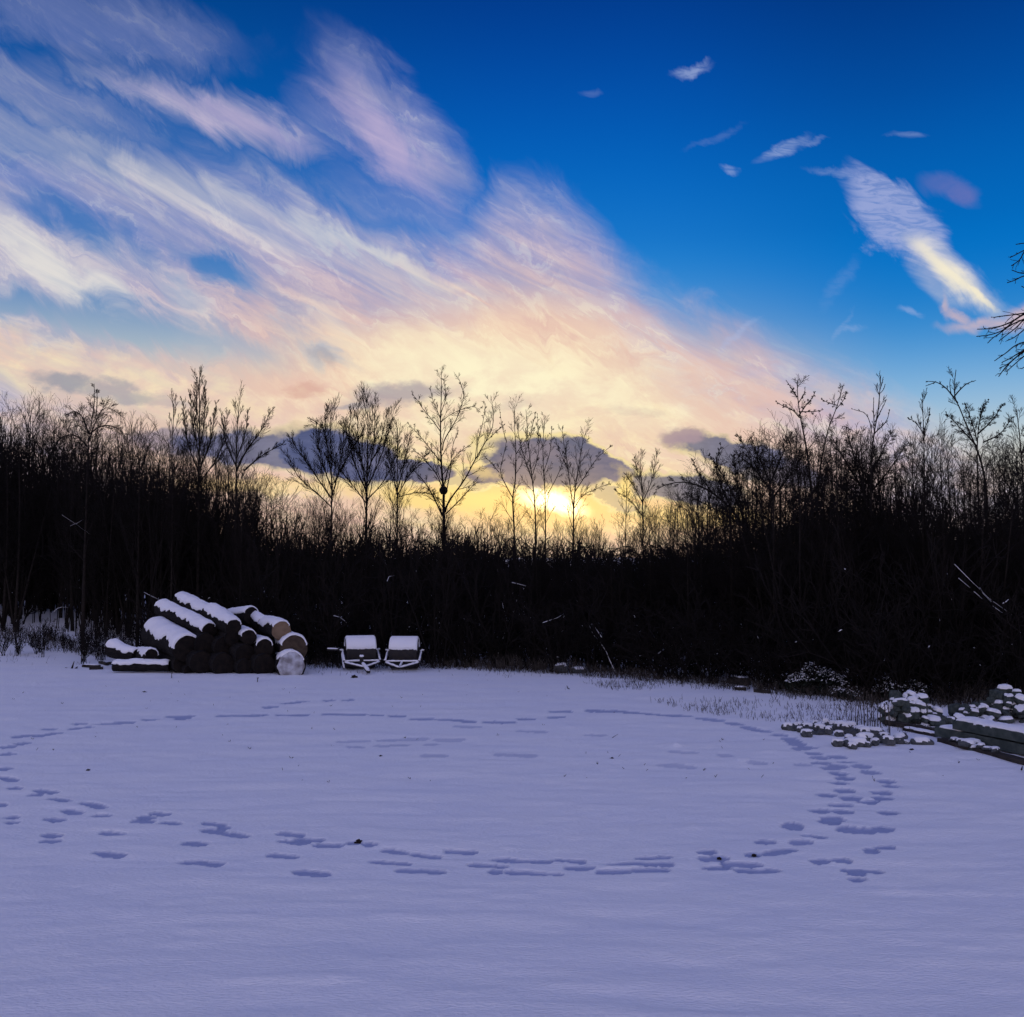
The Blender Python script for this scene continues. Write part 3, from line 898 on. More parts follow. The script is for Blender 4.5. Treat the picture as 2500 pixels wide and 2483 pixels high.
tree_thing("tallest open crowned tree with a dark burl on its trunk, left of the sun", 1083, 36,
           trunk=[(1084, 1300), (1083, 1230), (1083, 1198), (1079, 1161), (1076, 1100), (1075, 1027), (1078, 960), (1077, 908)], r=0.11, habit=H_OPEN, seed=18, dens=.9, spread=.50,
           limbs=[([(1080, 1100), (1083, 1074), (1116, 1024), (1134, 968), (1128, 945), (1119, 922)], .032, 12), ([(1076, 1055), (1055, 1025), (1032, 999), (1018, 975), (1006, 963)], .028, 10),
                  ([(1078, 1130), (1050, 1095), (1022, 1060), (998, 1036)], .03, 10), ([(1075, 1020), (1055, 975), (1050, 945)], .02, 7), ([(1076, 1010), (1090, 970), (1083, 925)], .02, 7), ([(1083, 1200), (1068, 1160), (1051, 1139), (1022, 1105), (1005, 1100)], .035, 11),
                  ([(1080, 1260), (1060, 1215), (1036, 1175), (1010, 1150), (985, 1112)], .045, 10), ([(1086, 1250), (1095, 1222), (1134, 1173), (1159, 1123), (1186, 1078), (1207, 1036), (1200, 974)], .050, 14),
                  ([(1186, 1078), (1205, 1060), (1232, 1035)], .02, 6), ([(1088, 1255), (1118, 1225), (1147, 1195), (1165, 1170)], .035, 8), ([(1086, 1180), (1097, 1130), (1125, 1100), (1150, 1085)], .028, 10),
                  ([(1090, 1200), (1100, 1150), (1103, 1090), (1120, 1050)], .028, 8), ([(1077, 1030), (1100, 1010), (1150, 990), (1172, 1000)], .018, 8), ([(1160, 1120), (1165, 1080), (1180, 1030), (1185, 985)], .02, 7)])
tree_thing("forked slender tree just left of the setting sun", 1253, 38, trunk=[(1256, 1310), (1253, 1250), (1251, 1215), (1259, 1170), (1260, 1100), (1256, 1040), (1255, 985)], r=0.07, habit=H_OPEN, seed=19, dens=.8, spread=.45,
           limbs=[([(1251, 1215), (1235, 1185), (1219, 1154), (1230, 1110), (1237, 1074)], .03, 9), ([(1219, 1154), (1200, 1130), (1183, 1115)], .02, 7), ([(1237, 1080), (1225, 1040), (1220, 1000)], .018, 6), ([(1259, 1110), (1285, 1070), (1305, 1045)], .02, 8)])
tree_thing("narrow tree whose trunk crosses the left edge of the sun", 1306, 38, trunk=[(1308, 1310), (1306, 1226), (1298, 1160), (1290, 1090), (1284, 1000)], r=0.06, habit=H_OPEN, seed=20, dens=.9, spread=.45,
           limbs=[([(1302, 1180), (1280, 1120), (1265, 1060), (1262, 1020)], .025, 9), ([(1300, 1160), (1318, 1100), (1312, 1040)], .022, 8), ([(1290, 1090), (1300, 1040), (1308, 1005)], .016, 7)])
tree_thing("narrow tree standing right in front of the sun", 1330, 39, trunk=[(1332, 1300), (1331, 1204), (1326, 1140), (1325, 1081), (1331, 1015)], r=0.05, habit=H_OPEN, seed=21, dens=.8, spread=.40,
           limbs=[([(1328, 1150), (1345, 1100), (1347, 1040)], .02, 8), ([(1335, 1210), (1360, 1165), (1378, 1120), (1384, 1080)], .022, 8), ([(1325, 1090), (1313, 1050), (1312, 1010)], .015, 6)])
tree_thing("forked tree with an open crown just right of the sun", 1398, 37, trunk=[(1400, 1310), (1400, 1244), (1404, 1190), (1415, 1125), (1422, 1080), (1434, 1045)], r=0.065, habit=H_OPEN, seed=22, dens=.9, spread=.5,
           limbs=[([(1400, 1244), (1392, 1190), (1385, 1130), (1375, 1074), (1372, 1045)], .03, 12), ([(1404, 1200), (1430, 1160), (1455, 1120), (1490, 1090)], .025, 10), ([(1402, 1240), (1420, 1210), (1450, 1195), (1490, 1180)], .022, 9), ([(1388, 1150), (1365, 1100), (1355, 1070)], .02, 8)])
tree_thing("thin sapling half way between the sun and the small upright tree on its right", 1527, 36, trunk=[(1527, 1300), (1529, 1230), (1531, 1165)], r=0.035, habit=H_OPEN, seed=23, dens=1.0, spread=.6)
tree_thing("small upright tree standing alone in the gap right of the sun", 1568, 36, trunk=[(1570, 1320), (1569, 1230), (1563, 1120)], r=0.06, habit=H_VASE, seed=24, dens=1.0, spread=.75,
           limbs=[([(1569, 1230), (1550, 1190), (1530, 1160)], .022, 8), ([(1569, 1225), (1590, 1180), (1600, 1130), (1605, 1105)], .025, 9), ([(1568, 1200), (1555, 1150), (1548, 1120)], .018, 7), ([(1569, 1260), (1540, 1220), (1505, 1200)], .022, 8)])
tree_thing("old tree bending far left in a long arch over the gap right of the sun", 1860, 29,
           trunk=[(1862, 1360), (1849, 1327), (1800, 1262), (1765, 1222), (1720, 1190), (1675, 1176), (1632, 1180), (1600, 1196)], r=0.085, habit=H_ARCH, seed=25, dens=1.1, spread=.34,
           limbs=[([(1830, 1300), (1780, 1260), (1720, 1230), (1670, 1205)], .045, 16), ([(1790, 1250), (1760, 1190), (1745, 1130), (1760, 1090)], .035, 14), ([(1815, 1280), (1800, 1190), (1790, 1110)], .035, 14), ([(1740, 1205), (1700, 1150), (1690, 1120)], .025, 14),
                  ([(1800, 1230), (1760, 1150), (1730, 1110)], .03, 14), ([(1840, 1300), (1850, 1200), (1830, 1110), (1800, 1060)], .035, 14)])
tree_thing("crooked tree with a bushy broken top left of the tall spiky sapling", 1975, 27, trunk=[(1985, 1300), (1980, 1180), (1968, 1085), (1956, 1030), (1948, 980), (1946, 930)], r=0.075, habit=H_TANGLE, seed=26, dens=.8, spread=.40,
           limbs=[([(1952, 1020), (1935, 1000), (1912, 992), (1893, 980)], .022, 8), ([(1950, 1015), (1970, 985), (1985, 970), (1990, 956)], .022, 9), ([(1946, 970), (1930, 945), (1920, 930)], .018, 8), ([(1948, 985), (1965, 960), (1965, 945)], .018, 7), ([(1950, 1005), (1990, 1005), (2010, 1000)], .018, 6)])
tree_thing("curved whip like tree between the bushy topped tree and the spiky sapling", 1995, 27, trunk=[(1995, 1250), (2000, 1150), (2020, 1050), (2041, 1000), (2050, 970), (2058, 942)], r=0.05, habit=H_TANGLE, seed=27, dens=.9, spread=.35,
           limbs=[([(2045, 990), (2025, 985), (2005, 975)], .016, 6), ([(2041, 1000), (2062, 975), (2068, 955)], .015, 6)])
tree_thing("tall spiky sapling with candelabra twigs on the right wood's skyline", 2126, 26, trunk=[(2126, 1250), (2127, 1130), (2133, 1060), (2145, 1000), (2150, 920)], r=0.06, habit=H_SPIRE, seed=28, dens=.7, spread=.35,
           limbs=[([(2130, 1070), (2120, 1010), (2085, 1000)], .016, 5), ([(2136, 1030), (2152, 1000), (2164, 975)], .018, 5), ([(2134, 1040), (2132, 1000), (2133, 970)], .018, 5), ([(2148, 965), (2140, 950), (2142, 935)], .01, 2), ([(2149, 960), (2158, 950), (2161, 938)], .01, 2), ([(2132, 1060), (2165, 1030), (2172, 1000)], .018, 6)])
tree_thing("small pointed sapling right of the tall spiky one on the skyline", 2254, 26, trunk=[(2257, 1200), (2256, 1080), (2252, 975)], r=0.045, habit=H_SPIRE, seed=29, dens=.9, spread=.5,
           limbs=[([(2256, 1060), (2235, 1030), (2215, 1020)], .015, 5), ([(2256, 1050), (2268, 1020), (2270, 1000)], .015, 5)])
tree_thing("leaning tree with a fork shaped like antlers against the blue sky", 2400, 25, trunk=[(2412, 1230), (2402, 1150), (2385, 1095), (2360, 1040), (2345, 1000), (2330, 970), (2330, 935), (2334, 903)], r=0.065, habit=H_OPEN, seed=30, dens=.6, spread=.35,
           limbs=[([(2338, 985), (2322, 962), (2305, 943), (2285, 932), (2262, 931)], .026, 7), ([(2330, 968), (2345, 950), (2362, 935), (2382, 929)], .022, 6), ([(2285, 932), (2272, 938), (2260, 942)], .012, 3), ([(2322, 962), (2318, 940), (2320, 925)], .012, 3)])
tree_thing("spreading tree with fine curved branches beside the antler shaped tree", 2385, 26, trunk=[(2390, 1230), (2385, 1120), (2388, 1040), (2400, 1000)], r=0.06, habit=H_TANGLE, seed=31, dens=1.0, spread=.5,
           limbs=[([(2386, 1060), (2420, 1030), (2440, 1000), (2450, 985)], .025, 12), ([(2386, 1080), (2370, 1020), (2355, 985)], .022, 10), ([(2388, 1050), (2395, 1000), (2415, 975)], .02, 9), ([(2385, 1090), (2340, 1040), (2310, 1010)], .025, 10), ([(2400, 1080), (2445, 1060), (2470, 1020)], .022, 10)])
tree_thing("upright thin tree at the right edge of the picture", 2490, 25, trunk=[(2500, 1200), (2492, 1090), (2482, 1000)], r=0.05, habit=H_OPEN, seed=32, dens=1.0, spread=.5, limbs=[([(2494, 1110), (2510, 1050), (2508, 1000)], .022, 8)])
tree_thing("rounded bushy tree filling the skyline between arching tree and crooked tree", 1880, 28, trunk=[(1885, 1290), (1880, 1180), (1878, 1080)], r=0.07, habit=H_TANGLE, seed=33, dens=1.1, spread=.7,
           limbs=[([(1882, 1200), (1840, 1140), (1800, 1110)], .035, 14), ([(1880, 1180), (1850, 1110), (1835, 1070)], .03, 14), ([(1880, 1180), (1910, 1110), (1930, 1065)], .03, 14), ([(1882, 1220), (1930, 1160), (1965, 1100)], .035, 14)])
tree_thing("broad dense tree under the spiky sapling in the right wood", 2110, 27, trunk=[(2110, 1290), (2108, 1180), (2100, 1060)], r=0.09, habit=H_TANGLE, seed=34, dens=1.1, spread=.7,
           limbs=[([(2109, 1200), (2060, 1120), (2030, 1065)], .04, 16), ([(2109, 1190), (2080, 1100), (2065, 1050)], .035, 14), ([(2109, 1190), (2150, 1110), (2175, 1060)], .035, 14), ([(2109, 1220), (2170, 1150), (2210, 1090)], .04, 16), ([(2109, 1240), (2040, 1180), (2000, 1130)], .035, 14)])

# ---- trees of the wood that nothing tells apart: six grown once, then copied
WOOD_L = "bare dark tree among the many of the wood's thick left part"
WOOD_M = "bare low dark tree among the many under the sunset sky"
WOOD_R = "bare dark tree among the many of the wood's thick right part"
protos = []
for i, (hab, sp) in enumerate(((H_TANGLE, .9), (H_TANGLE, .8), (H_OPEN, .9), (H_VASE, 1.0), (H_TANGLE, 1.1), (H_OPEN, 1.1))):
    rng = random.Random(100 + i)
    segs = []
    stems = [(0.0, 0.0)] if i % 2 else [(0.0, 0.0), (0.5, 2.0), (0.45, 4.4)]
    seg_t = []
    for k, (tilt, az) in enumerate(stems):
        top = Vector((math.sin(tilt * 0.6) * math.cos(az) * 4.0, math.sin(tilt * 0.6) * math.sin(az) * 4.0, 6.0 * (1 - 0.12 * k)))
        mid_ = top * 0.5 + Vector((rng.gauss(0, .12), rng.gauss(0, .12), 0))
        tmp = []
        clothe(tmp, [Vector((0, 0, 0)), mid_, top], 0.065 - 0.012 * k, 0.008, hab, rng, 30 if len(stems) == 1 else 15, 1.9 * sp, 1, 0.22)
        seg_t += tmp[:9]; segs += tmp[9:]
    protos.append((twigs_mesh('trunk', seg_t, MAT_BARK, 5), twigs_mesh('crown', segs, MAT_TWIG, 3)))


def interp(table, x):
    for (a, va), (b, vb) in zip(table, table[1:]):
        if x <= b:
            return va + (vb - va) * max(0.0, (x - a)) / (b - a)
    return table[-1][1]


EDGE = [(-400, 1600), (0, 1598), (250, 1618), (700, 1622), (800, 1628), (1050, 1628), (1300, 1638), (1500, 1652), (1700, 1668), (1800, 1682), (2000, 1704), (2200, 1722), (2500, 1722), (2900, 1722)]
HAZE_TOP = [(-400, 960), (0, 985), (150, 1000), (250, 1030), (300, 1045), (400, 1070), (450, 1065), (550, 1080), (650, 1150), (700, 1195), (760, 1215), (900, 1235), (1000, 1235), (1100, 1235), (1200, 1250), (1350, 1275),
            (1500, 1265), (1600, 1235), (1700, 1140), (1750, 1110), (1850, 1075), (1900, 1060), (2200, 1060), (2300, 1090), (2500, 1070), (2900, 1060)]
DENSE_TOP = [(-400, 1020), (0, 1035), (200, 1085), (400, 1135), (480, 1180), (600, 1210), (690, 1262), (800, 1280), (1000, 1275), (1200, 1295), (1300, 1312), (1450, 1320), (1700, 1330), (1900, 1280), (2000, 1240),
             (2100, 1190), (2200, 1195), (2300, 1250), (2400, 1290), (2500, 1290), (2900, 1250)]


def edge_y(px):
    return EYE * F / (interp(EDGE, px) - 1360)


rng = random.Random(5)
first_of = {}
for i in range(235):
    px = -260 + 3020 * (i + rng.random()) / 235
    Y = edge_y(px) + rng.uniform(2.5, 14)
    top = interp(HAZE_TOP, px) + rng.triangular(0, 110, 25)
    z_top = EYE + Y * (1360 - top) / F
    x = (px - 1250) / F * Y
    z0 = gz(x, Y)
    s_ = max(0.35, (z_top - z0) / 6.0)
    grp = 'bare trees of the left part of the wood' if px < 740 else 'bare trees under the sunset' if px < 1800 else 'bare trees of the right part of the wood'
    pi = rng.randrange(6)
    tm, cm_ = protos[pi]
    where = next(w for lim, w in ((0, 'beyond the left picture edge'), (150, 'by the left picture edge'), (330, 'left of the log heap'), (470, 'under the spire shaped tree'), (740, 'behind the log heap'), (860, 'between logs and rollers'),
             (1040, 'behind the two rollers'), (1200, 'between the tallest tree and the sun'), (1330, 'left of the sun'), (1480, 'behind the stone pair'), (1620, 'by the small lone upright tree'), (1800, 'under the long arching tree'),
             (1960, 'behind the snowy bushes, left'), (2140, 'behind the snowy bushes, right'), (2300, 'behind the steep stone heap'), (2430, 'by the antler shaped tree'), (2520, 'by the right picture edge'), (9999, 'beyond the right picture edge')) if px < lim)
    lab = 'bare %s %s tree %s, %s' % ('low' if s_ < .55 else 'high' if s_ > .85 else 'middling', ('many stemmed', 'crooked', 'open', 'slender', 'tangled', 'leaning forked')[pi],
                                      'near the lawn' if Y - edge_y(px) < 6 else 'deep inside', where)
    root = empty('bare_tree', (x, Y, z0 - 0.05), lab, 'tree', grp)
    root.rotation_euler = (0, 0, rng.uniform(0, 6.28)); root.scale = (max(s_, .6), max(s_, .6), s_)
    link(bpy.data.objects.new('trunk', tm), root)
    link(bpy.data.objects.new('crown', cm_), root)

# ---- undergrowth: brambles and scrub nobody could count
H_SCRUB = Habit(kids=(4, 3), ang=(0.55, 0.7), ratio=(0.6, 0.6), up=(0.05, 0.04, 0.03), wander=(0.12, 0.22, 0.25), step=(0.5, 0.38, 0.26), first=(0.10, 0.12), rmin=0.012, thick=0.75)
scrubs = []
for i in range(8):
    rng = random.Random(300 + i)
    s_ = []
    for k in range(6):
        az = rng.uniform(0, 6.28); tl = rng.uniform(0.05, 0.55)
        d = (math.sin(tl) * math.cos(az), math.sin(tl) * math.sin(az), math.cos(tl))
        grow(s_, (rng.gauss(0, .15), rng.gauss(0, .15), 0), d, rng.uniform(1.6, 2.6), rng.uniform(0.015, 0.026), 0, H_SCRUB, rng)
    a = np.array(s_); top = a[:, 5].max()
    a[:, :6] /= top
    scrubs.append(a)
rng = random.Random(9)
chunks = []
tips = []


def add_scrub(px, Y, top_py, wide=1.0, rs=1.0):
    x = (px - 1250) / F * Y
    z0 = gz(x, Y)
    h_ = max(0.5, EYE + Y * (1360 - top_py) / F - z0)
    a = scrubs[rng.randrange(8)].copy()
    w = rng.uniform(0, 6.28); c, s = math.cos(w), math.sin(w)
    sx_ = min(h_, 2.4) * wide
    for o in (0, 3):
        xx, yy = a[:, o].copy() * sx_, a[:, o + 1].copy() * sx_
        a[:, o] = xx * c - yy * s + x; a[:, o + 1] = xx * s + yy * c + Y; a[:, o + 2] = a[:, o + 2] * h_ + z0 - 0.03
    a[:, 6:] *= rs
    chunks.append(a)


for i in range(400):
    px = -330 + 3160 * (i + rng.random()) / 400
    k = rng.random()
    lo = 4.0 if (px < 330) else 0.4
    Y = edge_y(px) + lo + k * 13
    t = interp(DENSE_TOP, px) + rng.triangular(-30, 60, 0) if k > 0.25 else rng.uniform(interp(DENSE_TOP, px), 1470)
    add_scrub(px, Y, t, 1.0, 1.15)
for i in range(270):    # brambles at the wood's foot
    px = -200 + 2900 * (i + rng.random()) / 270
    if px < 340:
        continue
    add_scrub(px, edge_y(px) + rng.uniform(0.25, 3.5), rng.uniform(1450, 1570), 1.3, 0.8)
for i in range(150):    # thick tangle of the high left and right parts
    px = rng.uniform(-300, 700) if i % 2 else rng.uniform(1780, 2800)
    add_scrub(px, edge_y(px) + rng.uniform(4, 12), max(interp(DENSE_TOP, px) - 60, interp(HAZE_TOP, px) + 15) + rng.uniform(0, 70), 1.1, 0.8)
for i in range(170):    # the wood goes on behind
    px = -500 + 3500 * (i + rng.random()) / 170
    add_scrub(px, rng.uniform(44, 62), rng.uniform(1308, 1342), 2.2, 2.2)
for i in range(44):     # thin scrub on the snowy bank at far left
    px = rng.uniform(-100, 330)
    add_scrub(px, edge_y(px) + rng.uniform(-0.6, 3.2), rng.uniform(1480, 1570), 0.8, 0.38)
allseg = np.concatenate(chunks)
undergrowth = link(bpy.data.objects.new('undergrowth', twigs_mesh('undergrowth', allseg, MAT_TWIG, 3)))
tag(undergrowth, kind='stuff')


# ------------------------------------------------------------------ logs
def frame_of(a, b):
    ax = (b - a).normalized()
    up = Vector((0, 0, 1)) - ax * ax.z
    up = up.normalized() if up.length > 1e-3 else Vector((0, 1, 0))
    return ax, up, ax.cross(up)


def log_thing(label, a, b, r0, r1, seed, snow=1.0, thick=0.05, cut=MAT_WOOD_SHADED, group='logs of the heap', snow_face=False, arc=1.22, bend=0.0, name='log'):
    rng = random.Random(seed)
    mid_ = (a + b) / 2
    base = Vector((mid_.x, mid_.y, min(a.z - r0, b.z - r1)))
    root = empty(name, base, label, 'log', group)
    ax, up, side = frame_of(a, b)
    L = (b - a).length
    nt_, na = max(8, int(L / 0.09)), 28
    o1, o2 = rng.uniform(0, 90), rng.uniform(0, 90)

    def radius(t, w):
        r = r0 + (r1 - r0) * t
        n1 = vnoise(np.array([o1 + t * L * 2.2]), np.array([o2 + math.cos(w) * 1.3]))[0] + vnoise(np.array([o1 + 7 + t * L * 1.8]), np.array([o2 + math.sin(w) * 1.3]))[0]
        n2 = vnoise(np.array([o1 + t * L * 9]), np.array([o2 + w * 5.0]))[0]
        return r * (1 + 0.10 * n1) + 0.018 * n2

    def centre(t):
        return a + (b - a) * t + up * (bend * math.sin(math.pi * t)) - base
    v, f = [], []
    for i in range(nt_ + 1):
        t = i / nt_
        for k in range(na):
            w = 2 * math.pi * k / na
            v.append(centre(t) + (up * math.cos(w) + side * math.sin(w)) * radius(t, w))
    for i in range(nt_):
        for k in range(na):
            k2 = (k + 1) % na
            f.append((i * na + k, i * na + k2, (i + 1) * na + k2, (i + 1) * na + k))
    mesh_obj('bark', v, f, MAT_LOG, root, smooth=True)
    for t, sgn in ((0.0, 1), (1.0, -1)):
        rr = r0 if t == 0 else r1
        c = centre(t) + ax * sgn * 0.012
        v2 = [c + ax * sgn * 0.004]
        for ring in (0.35, 0.7, 0.985):
            for k in range(na):
                w = 2 * math.pi * k / na
                v2.append(c + (up * math.cos(w) + side * math.sin(w)) * radius(t, w) * ring + ax * rng.uniform(-.003, .003))
        f2 = [(0, 1 + k, 1 + (k + 1) % na) for k in range(na)]
        for ring in range(2):
            for k in range(na):
                k2 = (k + 1) % na
                f2.append((1 + ring * na + k, 1 + (ring + 1) * na + k, 1 + (ring + 1) * na + k2, 1 + ring * na + k2))
        mesh_obj('cut_face', v2, f2, cut if (t == 1.0) else MAT_WOOD_SHADED, root)
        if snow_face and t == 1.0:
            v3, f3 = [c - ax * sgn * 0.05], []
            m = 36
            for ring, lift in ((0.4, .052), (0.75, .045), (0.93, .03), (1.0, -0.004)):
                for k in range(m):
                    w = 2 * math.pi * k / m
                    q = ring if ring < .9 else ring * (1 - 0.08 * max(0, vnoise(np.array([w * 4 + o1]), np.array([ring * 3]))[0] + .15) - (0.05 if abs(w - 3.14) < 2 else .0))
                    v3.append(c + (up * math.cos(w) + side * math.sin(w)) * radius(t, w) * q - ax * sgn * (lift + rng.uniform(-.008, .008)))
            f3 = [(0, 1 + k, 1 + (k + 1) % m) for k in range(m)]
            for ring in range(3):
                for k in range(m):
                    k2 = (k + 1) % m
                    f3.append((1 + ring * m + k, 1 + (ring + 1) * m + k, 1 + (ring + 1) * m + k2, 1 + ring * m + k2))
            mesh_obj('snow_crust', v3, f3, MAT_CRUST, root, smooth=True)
    if snow:
        v, f = [], []
        ns, nw = max(16, int(L / 0.035)), 26
        for i in range(ns + 1):
            t = 0.002 + 0.996 * i / ns
            endf = min(1.0, min(i, ns - i) / 2.0)
            for k in range(nw + 1):
                q = -1 + 2 * k / nw
                sg = 0 if q < 0 else 50
                lim = arc * snow * (1 + 0.30 * vnoise(np.array([t * L * 3.1 + o1 + sg]), np.array([o2]))[0] * 2 + 0.16 * vnoise(np.array([t * L * 15 + o1 + sg]), np.array([o2 + 3]))[0] * 2)
                w = q * lim
                th = thick * (max(0.0, 1 - q * q) ** 0.45) * (0.85 + 0.5 * vnoise(np.array([t * L * 5 + o2]), np.array([w * 2 + o1]))[0]) * (0.35 + 0.65 * endf)
                if abs(q) > 0.999:
                    th = -0.015
                v.append(centre(t) + (up * math.cos(w) + side * math.sin(w)) * (radius(t, w) + th) + ax * (0.012 * (1 if t > .5 else -1) * (1 - endf)))
        w_ = nw + 1
        for i in range(ns):
            for k in range(nw):
                f.append((i * w_ + k, i * w_ + k + 1, (i + 1) * w_ + k + 1, (i + 1) * w_ + k))
        # close both ends down to the wood
        for i in (0, ns):
            n0 = len(v)
            t = 0.02 if i == 0 else 0.98
            for k in range(nw + 1):
                p = v[i * w_ + k]
                c = centre(t)
                v.append(c + (p - c) * 0.90)
            for k in range(nw):
                f.append((i * w_ + k, i * w_ + k + 1, n0 + k + 1, n0 + k))
        mesh_obj('snow_cap', v, f, MAT_SNOW, root, smooth=True)
    return root


def C(x, y, Y):          # pixel in the log heap enlargement -> point
    return P(200 + x * .3106, 1400 + y * .3106, Y)


log_thing("long thin snowy log lying topmost, its far end sticking highest out of the heap", C(778, 215, 27.6), C(1035, 350, 26.1), .225, .20, 1, thick=.06)
log_thing("snowy log with a humped middle ending in a dark round face at the heap's centre", C(1010, 318, 26.3), C(1195, 425, 25.2), .26, .195, 2, thick=.055, arc=1.15)
log_thing("long snowy log lying second from the top on the left slope of the heap", C(630, 275, 27.4), C(1000, 450, 25.4), .225, .19, 3, thick=.055)
log_thing("thickest log of the left slope, broad and heavily covered with snow", C(590, 480, 27.0), C(825, 595, 25.1), .40, .32, 4, thick=.07, arc=1.25)
log_thing("short crooked log at the far left end of the heap", C(238, 590, 26.4), C(430, 640, 25.9), .225, .14, 5, thick=.05, bend=-.03)
log_thing("small log end with a snow hood in front of the short crooked log", C(450, 645, 26.2), C(545, 652, 25.3), .17, .175, 6, thick=.04)
log_thing("low log lying level along the front left foot of the heap", C(250, 728, 25.25), C(690, 725, 25.2), .125, .125, 7, thick=.05, arc=1.15)
log_thing("split snowy chunk propped up behind the pale sawn log on the right", C(1165, 350, 27.0), C(1330, 330, 26.4), .20, .22, 8, thick=.05)
log_thing("snowy log bridging the split chunk and the pale sawn log", C(1325, 330, 26.8), C(1420, 400, 26.2), .17, .16, 9, thick=.045)
log_thing("log with a pale freshly sawn round face at the heap's upper right", C(1440, 405, 26.4), C(1568, 448, 25.3), .215, .235, 10, thick=.05, cut=MAT_WOOD)
log_thing("log with a dull brown face under the pale sawn one", C(1600, 560, 26.2), C(1668, 592, 25.2), .31, .32, 11, thick=.05, cut=MAT_WOOD_BROWN)
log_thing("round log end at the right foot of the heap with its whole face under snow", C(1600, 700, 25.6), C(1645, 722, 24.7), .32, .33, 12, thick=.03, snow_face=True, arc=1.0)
log_thing("small snow hooded log end right under the humped log", C(1240, 470, 26.2), C(1312, 502, 25.1), .175, .185, 13, thick=.04)
log_thing("snow hooded log end between the heap's centre and the dull brown face", C(1370, 555, 26.2), C(1437, 590, 25.0), .21, .225, 14, thick=.045)
k_ = 0
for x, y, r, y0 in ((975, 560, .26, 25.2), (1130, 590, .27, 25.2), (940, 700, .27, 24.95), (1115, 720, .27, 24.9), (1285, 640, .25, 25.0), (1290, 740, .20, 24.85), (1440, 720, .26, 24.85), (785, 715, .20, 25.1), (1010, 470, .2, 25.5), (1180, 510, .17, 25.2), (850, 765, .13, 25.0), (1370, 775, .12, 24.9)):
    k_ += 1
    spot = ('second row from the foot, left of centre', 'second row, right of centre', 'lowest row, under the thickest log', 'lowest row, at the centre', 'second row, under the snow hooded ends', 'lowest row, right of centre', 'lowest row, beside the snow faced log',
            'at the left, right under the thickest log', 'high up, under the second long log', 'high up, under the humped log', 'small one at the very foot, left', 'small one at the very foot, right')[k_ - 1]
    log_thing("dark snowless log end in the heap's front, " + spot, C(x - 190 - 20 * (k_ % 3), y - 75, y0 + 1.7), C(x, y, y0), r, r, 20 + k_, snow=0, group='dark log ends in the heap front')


# ------------------------------------------------------------------ bars and boxes
def bar(a, b, w, h, snow=None):
    """box verts between two points, width w across, height h"""
    ax = (b - a).normalized()
    up = Vector((0, 0, 1)) - ax * ax.z
    up = up.normalized() if up.length > 0.05 else Vector((0, -1, 0))
    s = ax.cross(up)
    v = []
    for p in (a, b):
        for i, j in ((-1, -1), (1, -1), (1, 1), (-1, 1)):
            v.append(p + s * (w / 2 * i) + up * (h / 2 * j))
    return v, [(0, 3, 2, 1), (4, 5, 6, 7), (0, 1, 5, 4), (1, 2, 6, 5), (2, 3, 7, 6), (3, 0, 4, 7)]


def snow_ridge(a, b, w, h, rng, n=None):
    """rounded snow lying along the top of a bar from a to b"""
    ax = (b - a).normalized()
    up = Vector((0, 0, 1)) - ax * ax.z
    up = up.normalized() if up.length > 0.05 else Vector((0, -1, 0))
    s = ax.cross(up)
    n = n or max(4, int((b - a).length / 0.06))
    prof = [(-1.0, -0.25), (-0.9, 0.45), (-0.45, 0.92), (0, 1.0), (0.45, 0.92), (0.9, 0.45), (1.0, -0.25)]
    v, f = [], []
    for i in range(n + 1):
        t = i / n
        e = 0.55 if i in (0, n) else 1.0
        ww = w / 2 * (1 + rng.uniform(-.12, .12)) * e
        hh = h * (1 + rng.uniform(-.25, .25)) * e
        c = a.lerp(b, t)
        for q, z in prof:
            v.append(c + s * q * ww + up * (z * hh))
    m = len(prof)
    for i in range(n):
        for k in range(m - 1):
            f.append((i * m + k, i * m + k + 1, (i + 1) * m + k + 1, (i + 1) * m + k))
        f.append((i * m + m - 1, i * m, (i + 1) * m, (i + 1) * m + m - 1))
    f.append(tuple(range(m))); f.append(tuple(n * m + k for k in reversed(range(m))))
    return v, f


